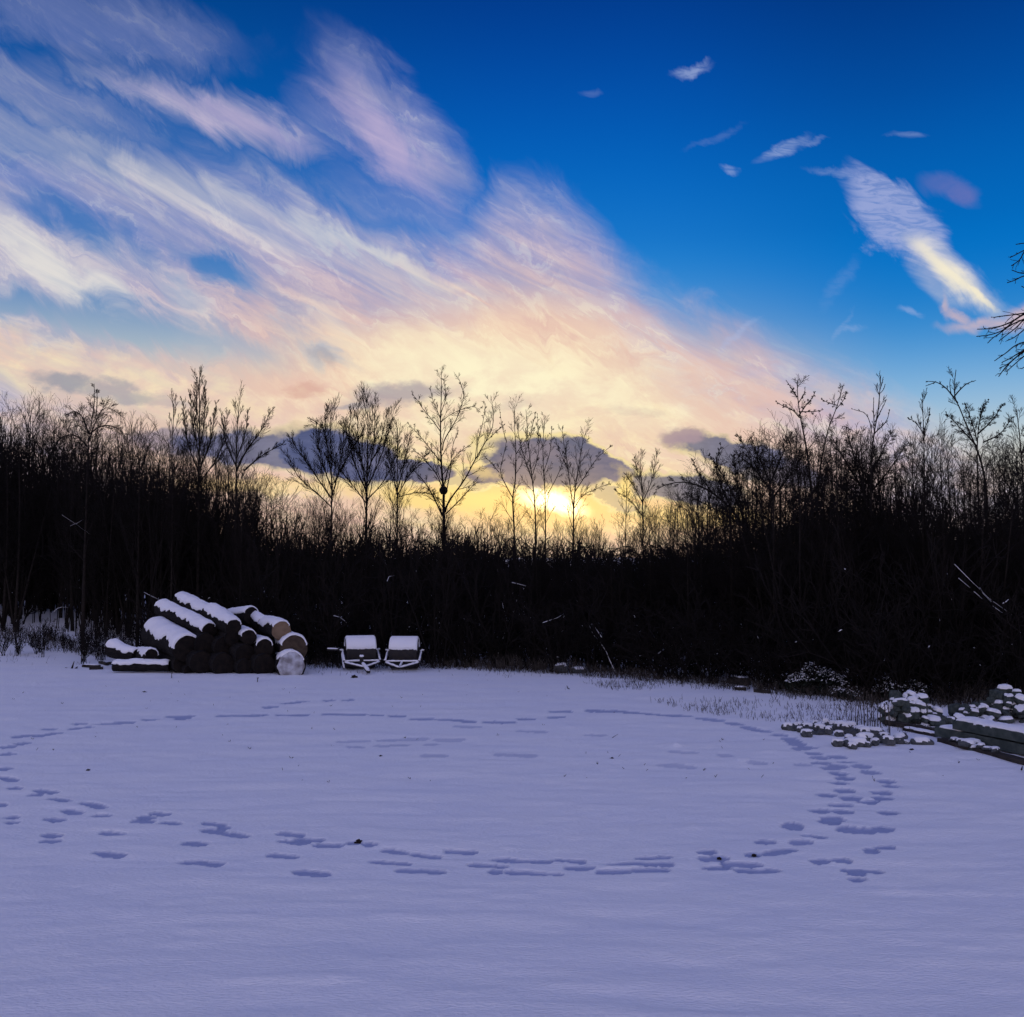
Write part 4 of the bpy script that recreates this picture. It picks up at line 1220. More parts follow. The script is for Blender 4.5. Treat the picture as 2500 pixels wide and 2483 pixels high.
def roller(label, px, Y, yaw, drum_w, drum_r, seed, extra):
    rng = random.Random(seed)
    x = (px - 1250) / F * Y
    base = Vector((x, Y, gz(x, Y)))
    root = empty('lawn_roller', base, label, 'roller', 'lawn rollers at the edge of the wood')
    root.rotation_euler = (0, 0, yaw)
    hw = drum_w / 2
    na = 40
    zc = drum_r + 0.03
    # drum shell with rims
    v, f = [], []
    prof = [(-hw, drum_r), (-hw + .02, drum_r + .008), (-hw + .04, drum_r), (0, drum_r), (hw - .04, drum_r), (hw - .02, drum_r + .008), (hw, drum_r)]
    for X0, R0 in prof:
        for k in range(na):
            w = 2 * math.pi * k / na
            v.append(Vector((X0, math.sin(w) * R0, zc + math.cos(w) * R0)))
    for i in range(len(prof) - 1):
        for k in range(na):
            k2 = (k + 1) % na
            f.append((i * na + k, (i + 1) * na + k, (i + 1) * na + k2, i * na + k2))
    mesh_obj('drum', v, f, MAT_STEEL, root, smooth=True)
    for sx_ in (-1, 1):
        v = [Vector((sx_ * (hw - .03), 0, zc))]
        for rr, dx in ((.06, .0), (.07, .02), (drum_r * .85, .02), (drum_r - .006, -.02)):
            for k in range(na):
                w = 2 * math.pi * k / na
                v.append(Vector((sx_ * (hw - .03 - dx), math.sin(w) * rr, zc + math.cos(w) * rr)))
        f = [(0, 1 + k, 1 + (k + 1) % na) for k in range(na)]
        for ring in range(3):
            for k in range(na):
                k2 = (k + 1) % na
                f.append((1 + ring * na + k, 1 + (ring + 1) * na + k, 1 + (ring + 1) * na + k2, 1 + ring * na + k2))
        mesh_obj('end_plate', v, f, MAT_STEEL, root)
        mesh_obj('axle_stub', *bar(Vector((sx_ * (hw - .03), 0, zc)), Vector((sx_ * (hw + .10), 0, zc)), .04, .04), MAT_STEEL, root)
    # snow hood on the drum, hanging lower on the lee side
    v, f = [], []
    n1, n2 = 40, 26
    for i in range(n1 + 1):
        t = i / n1
        X0 = -hw - .012 + (drum_w + .024) * t
        e = min(1.0, min(i, n1 - i) / 1.5)
        for k in range(n2 + 1):
            q = -1 + 2 * k / n2
            n_ = vnoise(np.array([t * 9 + seed]), np.array([q * .5 + 3]))[0] + 0.8 * vnoise(np.array([t * 26 + seed]), np.array([q * .5 + 3]))[0]
            lim = (1.25 if q < 0 else 1.1) + .11 * n_
            w = q * lim
            th = (.028 + .035 * max(0, math.cos(w))) * (max(0, 1 - abs(q) ** 6) ** .5) * (.4 + .6 * e)
            if abs(q) > .999:
                th = -.008
            v.append(Vector((X0, math.sin(w) * (drum_r + th), zc + math.cos(w) * (drum_r + th))))
    w_ = n2 + 1
    for i in range(n1):
        for k in range(n2):
            f.append((i * w_ + k, i * w_ + k + 1, (i + 1) * w_ + k + 1, (i + 1) * w_ + k))
    for i in (0, n1):
        n0 = len(v)
        for k in range(n2 + 1):
            p = v[i * w_ + k]; c = Vector((p.x, 0, zc))
            v.append(c + (p - c) * 0.90 + Vector((.03 * (1 if i == 0 else -1), 0, 0)))
        for k in range(n2):
            f.append((i * w_ + k, i * w_ + k + 1, n0 + k + 1, n0 + k))
    mesh_obj('snow_cap', v, f, MAT_SNOW, root, smooth=True)

    def beam(nm, a, b, w=.036, h=.04, sw=.048, sh=.028):
        o = mesh_obj(nm, *bar(a, b, w, h), MAT_STEEL, root)
        ax = (b - a).normalized()
        up = Vector((0, 0, 1)) - ax * ax.z
        up = up.normalized() if up.length > .05 else Vector((0, -1, 0))
        mesh_obj('snow', *snow_ridge(a + up * h * .5, b + up * h * .5, sw, sh, rng), MAT_SNOW, o, smooth=True)
        return o
    F0 = hw + .075
    zf = zc - .02
    yf = -drum_r - .10
    for sx_ in (-1, 1):
        beam('side_bar', Vector((sx_ * F0, .0, zf + .06)), Vector((sx_ * F0, yf, zf - .12)))
        beam('side_post', Vector((sx_ * F0, yf + .02, zf - .10)), Vector((sx_ * F0, yf - .01, .24)), .05, .05, .06, .02)
        beam('axle_arm', Vector((sx_ * (F0 - .03), .02, zf + .06)), Vector((sx_ * (F0 + .07), .05, zf + .08)))
    beam('front_bar', Vector((-F0, yf, .22)), Vector((F0, yf, .22)))
    tip = Vector((0, yf - .55, .13))
    for sx_ in (-1, 1):
        beam('tongue_arm', Vector((sx_ * F0 * .98, yf - .03, .20)), tip)
    beam('centre_strut', Vector((0, yf - .03, .215)), tip + Vector((0, .04, .02)))
    if extra:
        beam('drawbar', tip + Vector((-.02, .22, .06)), tip + Vector((.05, -.42, -.06)), .06, .06, .09, .04)
        o = mesh_obj('jack', *bar(tip + Vector((-.04, .28, .06)), tip + Vector((-.04, .28, .24)), .085, .085), MAT_STEEL, root)
        mesh_obj('snow', *snow_ridge(tip + Vector((-.09, .28, .24)), tip + Vector((.01, .28, .24)), .10, .045, rng, 4), MAT_SNOW, o, smooth=True)
        beam('tow_handle', Vector((-F0 - .10, .05, zf + .10)), Vector((-F0 - .36, .10, zf + .11)))
        beam('prop_bar', Vector((-F0 - .02, -.1, zf + .03)), Vector((-F0 - .0, -.45, .06)))
    return root


roller("left lawn roller with its drawbar pointing at the camera's right and a side handle", 881, 26.2, math.radians(14), .70, .36, 41, True)
roller("right lawn roller seen straight from the front with a triangular tow frame", 989, 26.1, math.radians(-1), .66, .355, 42, False)


# ------------------------------------------------------------------ stones
def stone_meshes(kind, seed, mat, size, flat):
    rng = random.Random(seed)
    n = 5
    pts = {}
    v, f = [], []

    def vid(p):
        k = tuple(round(c, 4) for c in p)
        if k not in pts:
            pts[k] = len(v); v.append(Vector(p))
        return pts[k]
    for ax in range(3):
        for s in (-1, 1):
            for i in range(n):
                for j in range(n):
                    q = []
                    for di, dj in ((0, 0), (1, 0), (1, 1), (0, 1)):
                        a, b = -1 + 2 * (i + di) / n, -1 + 2 * (j + dj) / n
                        p = [0, 0, 0]; p[ax] = s; p[(ax + 1) % 3] = a; p[(ax + 2) % 3] = b
                        q.append(vid(p))
                    f.append(tuple(q if s > 0 else q[::-1]))
    cuts = [Vector((rng.gauss(0, 1), rng.gauss(0, 1), rng.gauss(0, .8))).normalized() for _ in range(7)]
    offs = [rng.uniform(.78, 1.12) for _ in cuts]
    out = []
    for p in v:
        q = p * (1.0 / (0.68 + 0.32 * p.length))
        for c, o in zip(cuts, offs):
            d = q.dot(c) - o
            if d > 0:
                q = q - c * d
        q = q * (1 + .10 * float(vnoise(np.array([p.x * 2 + seed * 3.1 + p.z]), np.array([p.y * 2 + 3 - p.z]))[0]))
        out.append(Vector((q.x * size[0] / 2, q.y * size[1] / 2, q.z * size[2] / 2)))
    zmin = min(p.z for p in out)
    out = [p - Vector((0, 0, zmin)) for p in out]
    me = bpy.data.meshes.new(kind); me.from_pydata([tuple(p) for p in out], [], f); me.materials.append(mat); me.update()
    # snow: polar dome sitting on the top outline
    top = max(p.z for p in out)
    m, rings = 20, 6
    th_ = .034 * flat ** 2
    sv = [Vector((0, 0, top + th_))]
    rad = []
    for k in range(m):
        w = 2 * math.pi * k / m
        d = Vector((math.cos(w), math.sin(w)))
        R_ = max(p.x * d.x + p.y * d.y for p in out if p.z > top * .60)
        rad.append(R_ * flat * (0.80 + .18 * rng.random()))
    for r in range(1, rings + 1):
        t = r / rings
        for k in range(m):
            w = 2 * math.pi * k / m
            z = top + th_ * (1 - t ** 3.2) - (.0 if t < .9 else .050) + rng.uniform(-.004, .004)
            sv.append(Vector((math.cos(w) * rad[k] * t, math.sin(w) * rad[k] * t, z)))
    sf = [(0, 1 + k, 1 + (k + 1) % m) for k in range(m)]
    for r in range(rings - 1):
        for k in range(m):
            k2 = (k + 1) % m
            sf.append((1 + r * m + k, 1 + (r + 1) * m + k, 1 + (r + 1) * m + k2, 1 + r * m + k2))
    sm_ = bpy.data.meshes.new('snow_cap'); sm_.from_pydata([tuple(p) for p in sv], [], sf); sm_.materials.append(MAT_SNOW)
    sm_.polygons.foreach_set('use_smooth', [True] * len(sm_.polygons)); sm_.update()
    return me, sm_, top


def stone(kind, loc, rz, sc, label, group=None, tilt=(0, 0), snow=True, cat='stone'):
    me, sm_, top = kind
    o = link(bpy.data.objects.new('stone', me))
    o.location = loc; o.rotation_euler = (tilt[0], tilt[1], rz); o.scale = sc
    tag(o, label, cat, group)
    if snow:
        link(bpy.data.objects.new('snow_cap', sm_), o)
    return o


BRICKS = [stone_meshes('stone', 60 + i, MAT_STONE, s, 1) for i, s in enumerate(((.34, .22, .13), (.26, .22, .15), (.42, .24, .12), (.22, .20, .17), (.30, .26, .11), (.36, .20, .16)))]
ROCKS = [stone_meshes('stone', 80 + i, MAT_STONE_DARK, s, 1.14) for i, s in enumerate(((.34, .30, .24), (.28, .26, .26), (.44, .32, .20), (.24, .22, .20), (.36, .28, .30), (.30, .34, .18)))]
OLD = [stone_meshes('stone', 90 + i, MAT_STONE, s, 1) for i, s in enumerate(((.40, .30, .24), (.44, .30, .22)))]

for px, py, i, lab in ((1372, 1641, 0, "tall pale stone with tilted snow cap, left of the pair at the wood's edge"), (1413, 1642, 1, "flat pale stone with wide snow cap, right of the pair at the wood's edge")):
    g = G(px, py)
    stone(OLD[i], (g.x, g.y, gz(g.x, g.y) - .02), .3 * i, (.85, .9, .95 - .25 * i), lab, 'pair of snow capped stones', (0.0, -.12 * (1 - i)))

rng = random.Random(77)
rows_ = [  # (x, y) in the rubble enlargement, size factor, special label
    (180, 235, 1.0), (270, 240, .9), (330, 205, .7), (325, 258, .8), (405, 180, .6), (395, 215, 1.0), (390, 262, 1.0), (495, 190, .7), (545, 200, 1.0), (600, 190, .9), (465, 280, 1.0), (540, 255, 1.0), (600, 285, 1.1),
    (640, 215, 1.0), (715, 190, .8), (680, 290, .9), (655, 250, .8), (780, 235, 1.3), (700, 225, .6), (840, 205, .8), (890, 225, 1.0), (850, 265, 1.0), (940, 280, 1.1), (960, 250, .8), (1010, 250, 1.0), (1000, 290, .8),
    (905, 330, .8), (950, 320, 1.0), (1060, 280, 1.0), (1060, 320, 1.0), (1130, 275, 1.2), (1150, 320, 1.0), (1200, 290, 1.1), (900, 365, 1.0), (1010, 350, .9), (1100, 365, 1.2), (1190, 375, 1.0), (1160, 400, .9),
    (870, 405, 1.0), (1020, 405, 1.1), (1270, 370, 1.0), (1340, 400, 1.0), (1360, 365, .9), (1450, 385, 1.0), (1440, 335, .9), (1500, 330, .7), (1550, 385, .7), (1290, 330, .8), (940, 440, .8), (1090, 430, .6)]
for n_, (x, y, s_) in enumerate(rows_):
    g = G(1880 + x * .2174, 1730 + (y + 14) * .2174)
    stone(BRICKS[n_ % 6], (g.x + rng.uniform(-.04, .04), g.y, gz(g.x, g.y) - .02 + rng.uniform(0, .03)), rng.uniform(-.7, .7), (s_ * .60, s_ * .55, s_ * rng.uniform(.55, .85)),
          "small grey %s stone %s of the rubble by the footprints" % (("blocky", "squarish", "long", "stubby", "broad", "narrow")[n_ % 6], ("at the left", "left of the middle", "right of the middle", "at the right")[min(3, int(x / 390))] + (", back" if y < 230 else ", middle row" if y < 320 else ", front")), 'stones of the low rubble patch', (rng.uniform(-.15, .15), rng.uniform(-.2, .2)), rng.random() < .8)
for x, y, s_, lab in ((415, 305, 1.2, "dark stone with half a snow cap, nearest the footprints at the rubble's left front"), (780, 300, 1.0, "round topped stone lying a little in front of the rubble's middle"),
                      (765, 412, 1.15, "blocky stone at the rubble's front, left of a long pair"), (980, 412, 1.6, "longest flat stone along the rubble's front edge"),
                      (1705, 385, 1.35, "flat snowy stone lying alone between the rubble and the beams")):
    g = G(1880 + x * .2174, 1730 + (y + 18) * .2174)
    stone(BRICKS[2 if s_ > 1.3 else 1], (g.x, g.y, gz(g.x, g.y) - .02), rng.uniform(-.2, .2), (s_ * .58, s_ * .5, s_ * .62), lab, 'stones of the low rubble patch')


def heap(cx, cy, wide, deep, high, n, label, group, seed, snowy):
    rng = random.Random(seed)
    c = G(cx, cy)
    for i in range(n):
        layer = i / n
        a, q = rng.uniform(0, 6.28), math.sqrt(rng.random()) * (1 - 0.62 * layer)
        x, y = c.x + math.cos(a) * q * wide / 2, c.y + deep / 2 + math.sin(a) * q * deep / 2
        z = gz(x, y) + high * layer * 0.86 - .04
        s_ = rng.uniform(.34, .62)
        kk = rng.randrange(6)
        cap = rng.random() < (snowy if x > c.x - .05 * wide else snowy * .45)
        lab = '%s %s %s mossy stone %s, %s side, of %s' % ('small' if s_ < .44 else 'large' if s_ > .54 else 'middling', ('plain', 'blocky', 'long', 'stubby', 'tall', 'flat')[kk], 'snow capped' if cap else 'bare',
                                          'low' if layer < .33 else 'midway' if layer < .66 else 'high', ('far ' if y > c.y + deep / 2 else 'near ') + ('left' if x < c.x else 'right'), label)
        stone(ROCKS[kk], (x, y, z), rng.uniform(0, 6.28), (s_, s_, s_), lab, group, (rng.uniform(-.35, .35), rng.uniform(-.35, .35)), cap)


heap(2245, 1776, 1.15, .9, .46, 120, "the steep heap", 'stones of the steep heap', 401, .9)
heap(2405, 1770, 1.0, .8, .26, 50, "the heap behind the beams", 'stones of the low heap behind the beams', 402, .75)
heap(2492, 1768, .95, .9, .50, 80, "the rightmost heap", 'stones of the heap at the right edge', 403, .7)
heap(2330, 1778, .8, .4, .10, 16, "the gap between the heaps", 'small stones between the heaps', 404, .9)


# ------------------------------------------------------------------ beams, planks and boards
def beam_thing(name, label, cat, a, b, w, h, mat, seed, snow_h=.06, snow_from=0.0, snow_to=1.0, snow_w=None, group=None):
    """a and b: middle of the bottom at either end"""
    rng = random.Random(seed)
    base = a.lerp(b, .5)
    root = empty(name, base, label, cat, group)
    A, B = a - base + Vector((0, 0, h / 2)), b - base + Vector((0, 0, h / 2))
    ax = (B - A).normalized(); s = Vector((0, 0, 1)).cross(ax).normalized()
    n = max(6, int((B - A).length / .12)); v, f = [], []
    prof = [(-1, -1), (-.3, -1), (.4, -1), (1, -1), (1, .2), (1, .93), (.94, 1), (.3, 1), (-.3, 1), (-.94, 1), (-1, .93), (-1, .1)]
    m = len(prof)
    for i in range(n + 1):
        c = A.lerp(B, i / n)
        for q, z in prof:
            v.append(c + s * (q * w / 2 + rng.uniform(-.004, .004)) + Vector((0, 0, z * h / 2 + rng.uniform(-.004, .004))))
    for i in range(n):
        for k in range(m):
            f.append((i * m + k, i * m + (k + 1) % m, (i + 1) * m + (k + 1) % m, (i + 1) * m + k))
    f.append(tuple(reversed(range(m)))); f.append(tuple(n * m + k for k in range(m)))
    body = 'timber' if name != 'plank' else 'board'
    mesh_obj(body, v, f, mat, root)
    if snow_h:
        up = Vector((0, 0, h / 2))
        mesh_obj('snow_cap', *snow_ridge(A.lerp(B, snow_from) + up, A.lerp(B, snow_to) + up, (snow_w or w * 1.0), snow_h, rng), MAT_SNOW, root, smooth=True)
    return root


def on_ground(px, py, dz=0.0):
    g = G(px, py); g.z = gz(g.x, g.y) + dz
    return g


lowA, lowB = on_ground(2282, 1803), on_ground(2640, 1881)
ax_ = (lowB - lowA).normalized(); nrm_ = Vector((-ax_.y, ax_.x, 0))
if nrm_.y < 0:
    nrm_ = -nrm_
beam_thing('beam', "lower grey green beam lying on the snow at the right edge, under another", 'beam', lowA + nrm_ * .20 + Vector((0, 0, .03)), lowB + nrm_ * .20 + Vector((0, 0, .03)), .40, .14, MAT_BEAM, 501, .03, 0.0, .20, .37)
upA = lowA + ax_ * .36 + nrm_ * .185 + Vector((0, 0, .19))
beam_thing('beam', "upper grey green beam with thick snow, resting on the lower one", 'beam', upA, upA + ax_ * 4.6, .36, .13, MAT_BEAM, 502, .05, 0.0, 1.0, .35)
beam_thing('plank', "dark plank along the foot of the lower beam, carrying small snowy stones", 'plank', on_ground(2300, 1812, .0), on_ground(2560, 1882, .0), .16, .055, MAT_PLANK, 503, 0)
beam_thing('plank', "thin dark plank pointing left from the foot of the steep stone heap", 'plank', on_ground(2160, 1771, .02), on_ground(2300, 1795, .02), .12, .06, MAT_PLANK, 504, 0)
beam_thing('plank', "short dark board lying flat in the snow in front of the steep heap", 'plank', on_ground(2212, 1784, .0), on_ground(2290, 1800, .0), .14, .05, MAT_PLANK, 505, .02)
for k_, (px, lab) in enumerate(((2337, "leftmost snow lump stone on the dark plank below the beams"), (2358, "small pointed snowy stone second from left on the dark plank"), (2385, "widest snowy stone on the dark plank below the beams"),
                                (2412, "small snowy stone right of the widest one on the dark plank"), (2430, "second small snowy stone from the right on the dark plank"), (2450, "rightmost snowy stone on the dark plank"))):
    t = (px - 2300) / 260
    p = on_ground(2300, 1812).lerp(on_ground(2560, 1882), t * 0.93)
    s_ = .85 if k_ == 2 else .5
    stone(BRICKS[k_ % 6], (p.x, p.y, p.z + .05), .2 * k_, (s_, s_ * 1.0, s_ * .8), lab, 'stones on the dark plank')
g = on_ground(2382, 1834)
stone(ROCKS[3], g - Vector((0, 0, .03)), .2, (.8, .5, .5), "dark wedge shaped stone in the snow just in front of the dark plank", None)

# boards and bits at the left end of the log heap and at the wood's right edge
for (a, b, lab, w) in (((206, 1629), (240, 1631), "flat snowed over board left of the log heap, nearer the logs", .16), ((218, 1636), (252, 1635), "dark narrow board half buried in front of another left of the heap", .07),
                       ((264, 1623), (280, 1621), "small dark board end touching the low front log", .08), ((244, 1620), (262, 1625), "short dark board behind the flat one left of the heap", .08),
                       ((1788, 1668), (1822, 1674), "snow topped dark plank at the foot of the wood, right of centre", .22), ((1794, 1684), (1822, 1685), "flat slab with a strip of snow just below the plank at the wood's foot", .16),
                       ((1842, 1690), (1880, 1694), "short dark stick lying left of the snowy bushes", .07)):
    pa, pb = on_ground(*a), on_ground(*b)
    beam_thing('plank', lab, 'plank', pa, pb, w, .06 if w < .2 else .16, MAT_PLANK, int(a[0]), .02 if w > .1 else 0, 0, 1.0, w * .9)
g = on_ground(1920, 1676)
stone(OLD[0], g, .4, (.8, .8, 1.0), "snow covered lump of stone left of the snowy bushes", None)
g = on_ground(1901, 1682)
stone(ROCKS[1], g, .1, (.7, .5, .5), "small dark stone just left of the snow covered lump", None, snow=False)
g = on_ground(1866, 1670)
stone(ROCKS[0], g, .1, (.4, .4, .4), "tiny dark stone at the foot of the wood left of the snow covered lump", None, snow=False)


# ------------------------------------------------------------------ sticks, weeds, clods
def stick(name, label, cat, lines, r, mat, Y=None, snow=0.0, group=None, seed=1):
    """drawn branch; first point rests on the ground when Y is None"""
    rng = random.Random(seed)
    base = on_ground(*lines[0][0]) if Y is None else P(*lines[0][0], Y)
    YY_ = base.y
    segs, caps = [], []
    for pp in lines:
        pts = [P(px, py, YY_ + 0.12 * i) - base for i, (px, py) in enumerate(pp)]
        n = len(pts) - 1
        for i in range(n):
            ra, rb = r * (1 - .7 * i / n), r * (1 - .7 * (i + 1) / n)
            segs.append((*pts[i], *pts[i + 1], ra, rb))
            if snow:
                o = Vector((0, -.3 * ra, ra * .8))
                caps.append((*(pts[i] + o), *(pts[i + 1] + o), ra * snow * rng.uniform(.8, 1.2), rb * snow * rng.uniform(.6, 1.2)))
    ob = link(bpy.data.objects.new(name, twigs_mesh(name, segs, mat, 6)))
    ob.location = base
    tag(ob, label, cat, group)
    if snow:
        link(bpy.data.objects.new('snow', twigs_mesh('snow', caps, MAT_SNOW, 5)), ob)
    return ob


def Q(x, y):
    return (1250 + x * .3106, 1350 + y * .3106)


stick('fallen_branch', "long bowed branch dusted with snow, leaning left against the thicket right of the two stones", 'branch', [[Q(818, 950), Q(770, 850), Q(740, 775), Q(690, 700), Q(640, 645), Q(608, 570)], [Q(705, 665), Q(655, 590)]], .010, MAT_TWIG, snow=.9, seed=1)
stick('fallen_branch', "snowy branch rising to the right in the middle of the thicket", 'branch', [[Q(240, 552), Q(300, 530), Q(350, 515), Q(402, 483)]], .010, MAT_TWIG, 25.6, .9, seed=2)
stick('fallen_branch', "broken snowy branch left of the small dark plank, rising to the right", 'branch', [[Q(1140, 800), Q(1200, 755), Q(1240, 735), Q(1283, 715), Q(1300, 660), Q(1290, 600)]], .010, MAT_TWIG, 24.2, .9, seed=3)
stick('fallen_branch', "short level snowy twig high in the thicket under the sun", 'branch', [[(1250, 1423), (1268, 1427), (1284, 1431)]], .010, MAT_TWIG, 25.6, 1.0, seed=4)
stick('fallen_branch', "forked thin branch standing right of the rollers in the thicket", 'branch', [[(1208, 1622), (1225, 1570), (1240, 1520), (1256, 1490), (1262, 1465)], [(1240, 1520), (1230, 1490), (1226, 1470)]], .012, MAT_TWIG, snow=.7, seed=5)
stick('fallen_branch', "long straight snowy branch slanting down to the right in the dark right wood", 'branch', [[(2330, 1379), (2365, 1414), (2390, 1438), (2412, 1460), (2440, 1480), (2472, 1502)], [(2392, 1436), (2400, 1450), (2420, 1470)]], .010, MAT_TWIG, 19.6, .7, seed=6)
stick('fallen_branch', "shorter snowy branch just below the long slanting one", 'branch', [[(2340, 1413), (2368, 1436)], [(2378, 1446), (2398, 1463)], [(2425, 1482), (2448, 1498)]], .012, MAT_TWIG, 19.6, .6, seed=7)
stick('fallen_branch', "short bent snowy twig at the right in the dark wood", 'branch', [[(2448, 1474), (2456, 1470), (2462, 1464)]], .010, MAT_TWIG, 19.6, 1.1, seed=8)
stick('fallen_branch', "curved snowy branch above the left roller", 'branch', [[(815, 1504), (830, 1508), (842, 1517), (850, 1530)]], .012, MAT_TWIG, 26.5, .8, seed=9)
stick('fallen_branch', "arched snowy twig above and between the two rollers", 'branch', [[(945, 1420), (950, 1408), (962, 1406), (964, 1425), (960, 1455)]], .009, MAT_TWIG, 26.5, .7, seed=10)
stick('fallen_branch', "thin branch leaning over the log heap from the dark wood behind", 'branch', [[(352, 1447), (368, 1455), (388, 1464)]], .010, MAT_TWIG, 28.3, .9, seed=11)
stick('fallen_branch', "crossed thin branches high in the dark wood at left", 'branch', [[(152, 1258), (178, 1275), (200, 1290), (218, 1303)], [(172, 1284), (190, 1277), (204, 1268)]], 0.006, MAT_TWIG, 30.0, .5, seed=12)
stick('fallen_branch', "bent pale branch curving over the snowy bank at far left", 'branch', [[(130, 1496), (140, 1486), (150, 1483), (166, 1483)]], .010, MAT_TWIG, 31.2, .9, seed=13)
stick('twig', "dark twig sticking out of the snow at the right edge below the beams", 'twig', [[(2456, 1888), (2475, 1883), (2500, 1878), (2530, 1878)], [(2494, 1879), (2496, 1870)]], .012, MAT_TWIG, seed=14)
stick('twig', "forked dark twig in the snow below the pair of stones", 'twig', [[(1391, 1684), (1386, 1680), (1384, 1674)], [(1391, 1684), (1400, 1685), (1407, 1680)]], .016, MAT_TWIG, seed=15)
stick('twig', "thin slanted straw standing in the circle near its far right side", 'twig', [[(1489, 1806), (1498, 1799), (1508, 1793)]], .006, MAT_WEED, seed=16)
stick('twig', "tiny straw just right of the slanted one inside the circle", 'twig', [[(1509, 1804), (1518, 1800)]], .006, MAT_WEED, seed=17)
stick('stake', "short slanted stake stuck in the snow left of the log heap", 'stake', [[(175, 1633), (178, 1624), (181, 1615)]], .028, MAT_PLANK, seed=18)
stick('stake', "stub of a stake right beside the slanted stake left of the heap", 'stake', [[(185, 1633), (189, 1628)]], .03, MAT_PLANK, seed=19)
stick('twig', "short dark stick lying flat left of the slanted stake", 'twig', [[(160, 1632), (172, 1633)]], .03, MAT_PLANK, seed=20)
stick('dead_weed', "thin dry weed standing in front of the log heap, left of its middle", 'weed', [[(419, 1656), (419, 1648), (420, 1638)], [(419, 1645), (422, 1640)]], .010, MAT_WEED, seed=21)
stick('dead_weed', "thin dry weed standing in front of the log heap, right of its middle", 'weed', [[(628, 1668), (629, 1660), (628, 1653)], [(629, 1657), (632, 1654)]], .012, MAT_WEED, seed=22)
stick('dead_weed', "dry weed leaning on the snowed over log face at the heap's right foot", 'weed', [[(740, 1646), (742, 1634), (744, 1622)], [(742, 1634), (746, 1628)]], .010, MAT_WEED, seed=23)


def clod(px, py, r, label, seed):
    rng = random.Random(seed)
    g = on_ground(px, py, -.01)
    v, f = [], []
    n, m = 7, 12
    for i in range(n + 1):
        th = math.pi / 2 * i / n
        for k in range(m):
            w = 2 * math.pi * k / m
            q = r * (1 + rng.uniform(-.45, .45))
            v.append(Vector((math.cos(w) * math.cos(th) * q * 1.3, math.sin(w) * math.cos(th) * q, math.sin(th) * q * 1.0)))
    for i in range(n):
        for k in range(m):
            f.append((i * m + k, i * m + (k + 1) % m, (i + 1) * m + (k + 1) % m, (i + 1) * m + k))
    o = mesh_obj('soil_clod', v, f, MAT_SOIL, None, g)
    tag(o, label, 'clod')


clod(876, 2056, .027, "dark clod of earth in the footprints along the near side of the circle", 1)
clod(1841, 2089, .018, "dark clod of earth in a footprint at the near right of the circle", 2)
clod(1756, 2096, .015, "small clod of earth among overlapping footprints left of the right bend", 3)
clod(929, 1848, .02, "dark clod poking through the snow inside the circle, left of its middle", 4)
clod(1494, 1854, .022, "dark clod poking through the snow inside the circle, right of its middle", 5)
clod(2226, 1832, .024, "small dark clod in the snow between the rubble and the beams", 7)
clod(2003, 1892, .014, "tiny dark clod left of the double trail of footprints", 8)
clod(865, 1654, .055, "dark tuft of earth in the snow in front of the left roller", 9)
clod(352, 1692, .035, "dark clod in the snow in front of the low front log", 10)
clod(215, 1880, .02, "small dark clod at the left inside the circle of footprints", 11)

# tall dry stalks by the rubble
WEEDS = [(2079, 1711, 1762), (2088, 1706, 1771), (2093, 1706, 1773), (2104, 1708, 1782), (2110, 1704, 1778), (2118, 1703, 1774), (2130, 1724, 1785), (2138, 1700, 1796), (2144, 1718, 1782), (2150, 1707, 1788), (2163, 1720, 1775), (2170, 1712, 1790), (2173, 1740, 1800), (2187, 1712, 1745), (2124, 1740, 1786), (2066, 1716, 1752)]
for k_, (px, top, bot) in enumerate(WEEDS):
    rng = random.Random(700 + k_)
    g = on_ground(px, bot)
    H_ = (bot - top) * g.y / F
    segs = []
    p = Vector((0, 0, -.02)); d = Vector((rng.uniform(-.06, .06), rng.uniform(-.06, .06), 1)).normalized()
    n = 7
    for i in range(n):
        q = p + d * H_ / n
        segs.append((*p, *q, .0085 - .0005 * i, .0085 - .0005 * (i + 1)))
        if i > 2 and rng.random() < .6:
            e = q + Vector((rng.uniform(-.10, .10), rng.uniform(-.08, .08), .09))
            segs.append((*q, *e, .004, .003))
            segs.append((*e, *(e + Vector((0, 0, .022))), .011, .009))
        p = q; d = (d + Vector((rng.gauss(0, .03), rng.gauss(0, .03), 0))).normalized()
    segs.append((*p, *(p + d * .03), .012, .009))
    o = link(bpy.data.objects.new('dry_weed', twigs_mesh('dry_weed', segs, MAT_WEED, 4)))
    o.location = g
    tag(o, "tall thin dry weed stalk %s of the row behind the rubble" % ("at the left end" if px < 2092 else "left of the middle" if px < 2122 else "right of the middle" if px < 2150 else "at the right end"), 'weed', 'dry weed stalks by the rubble')

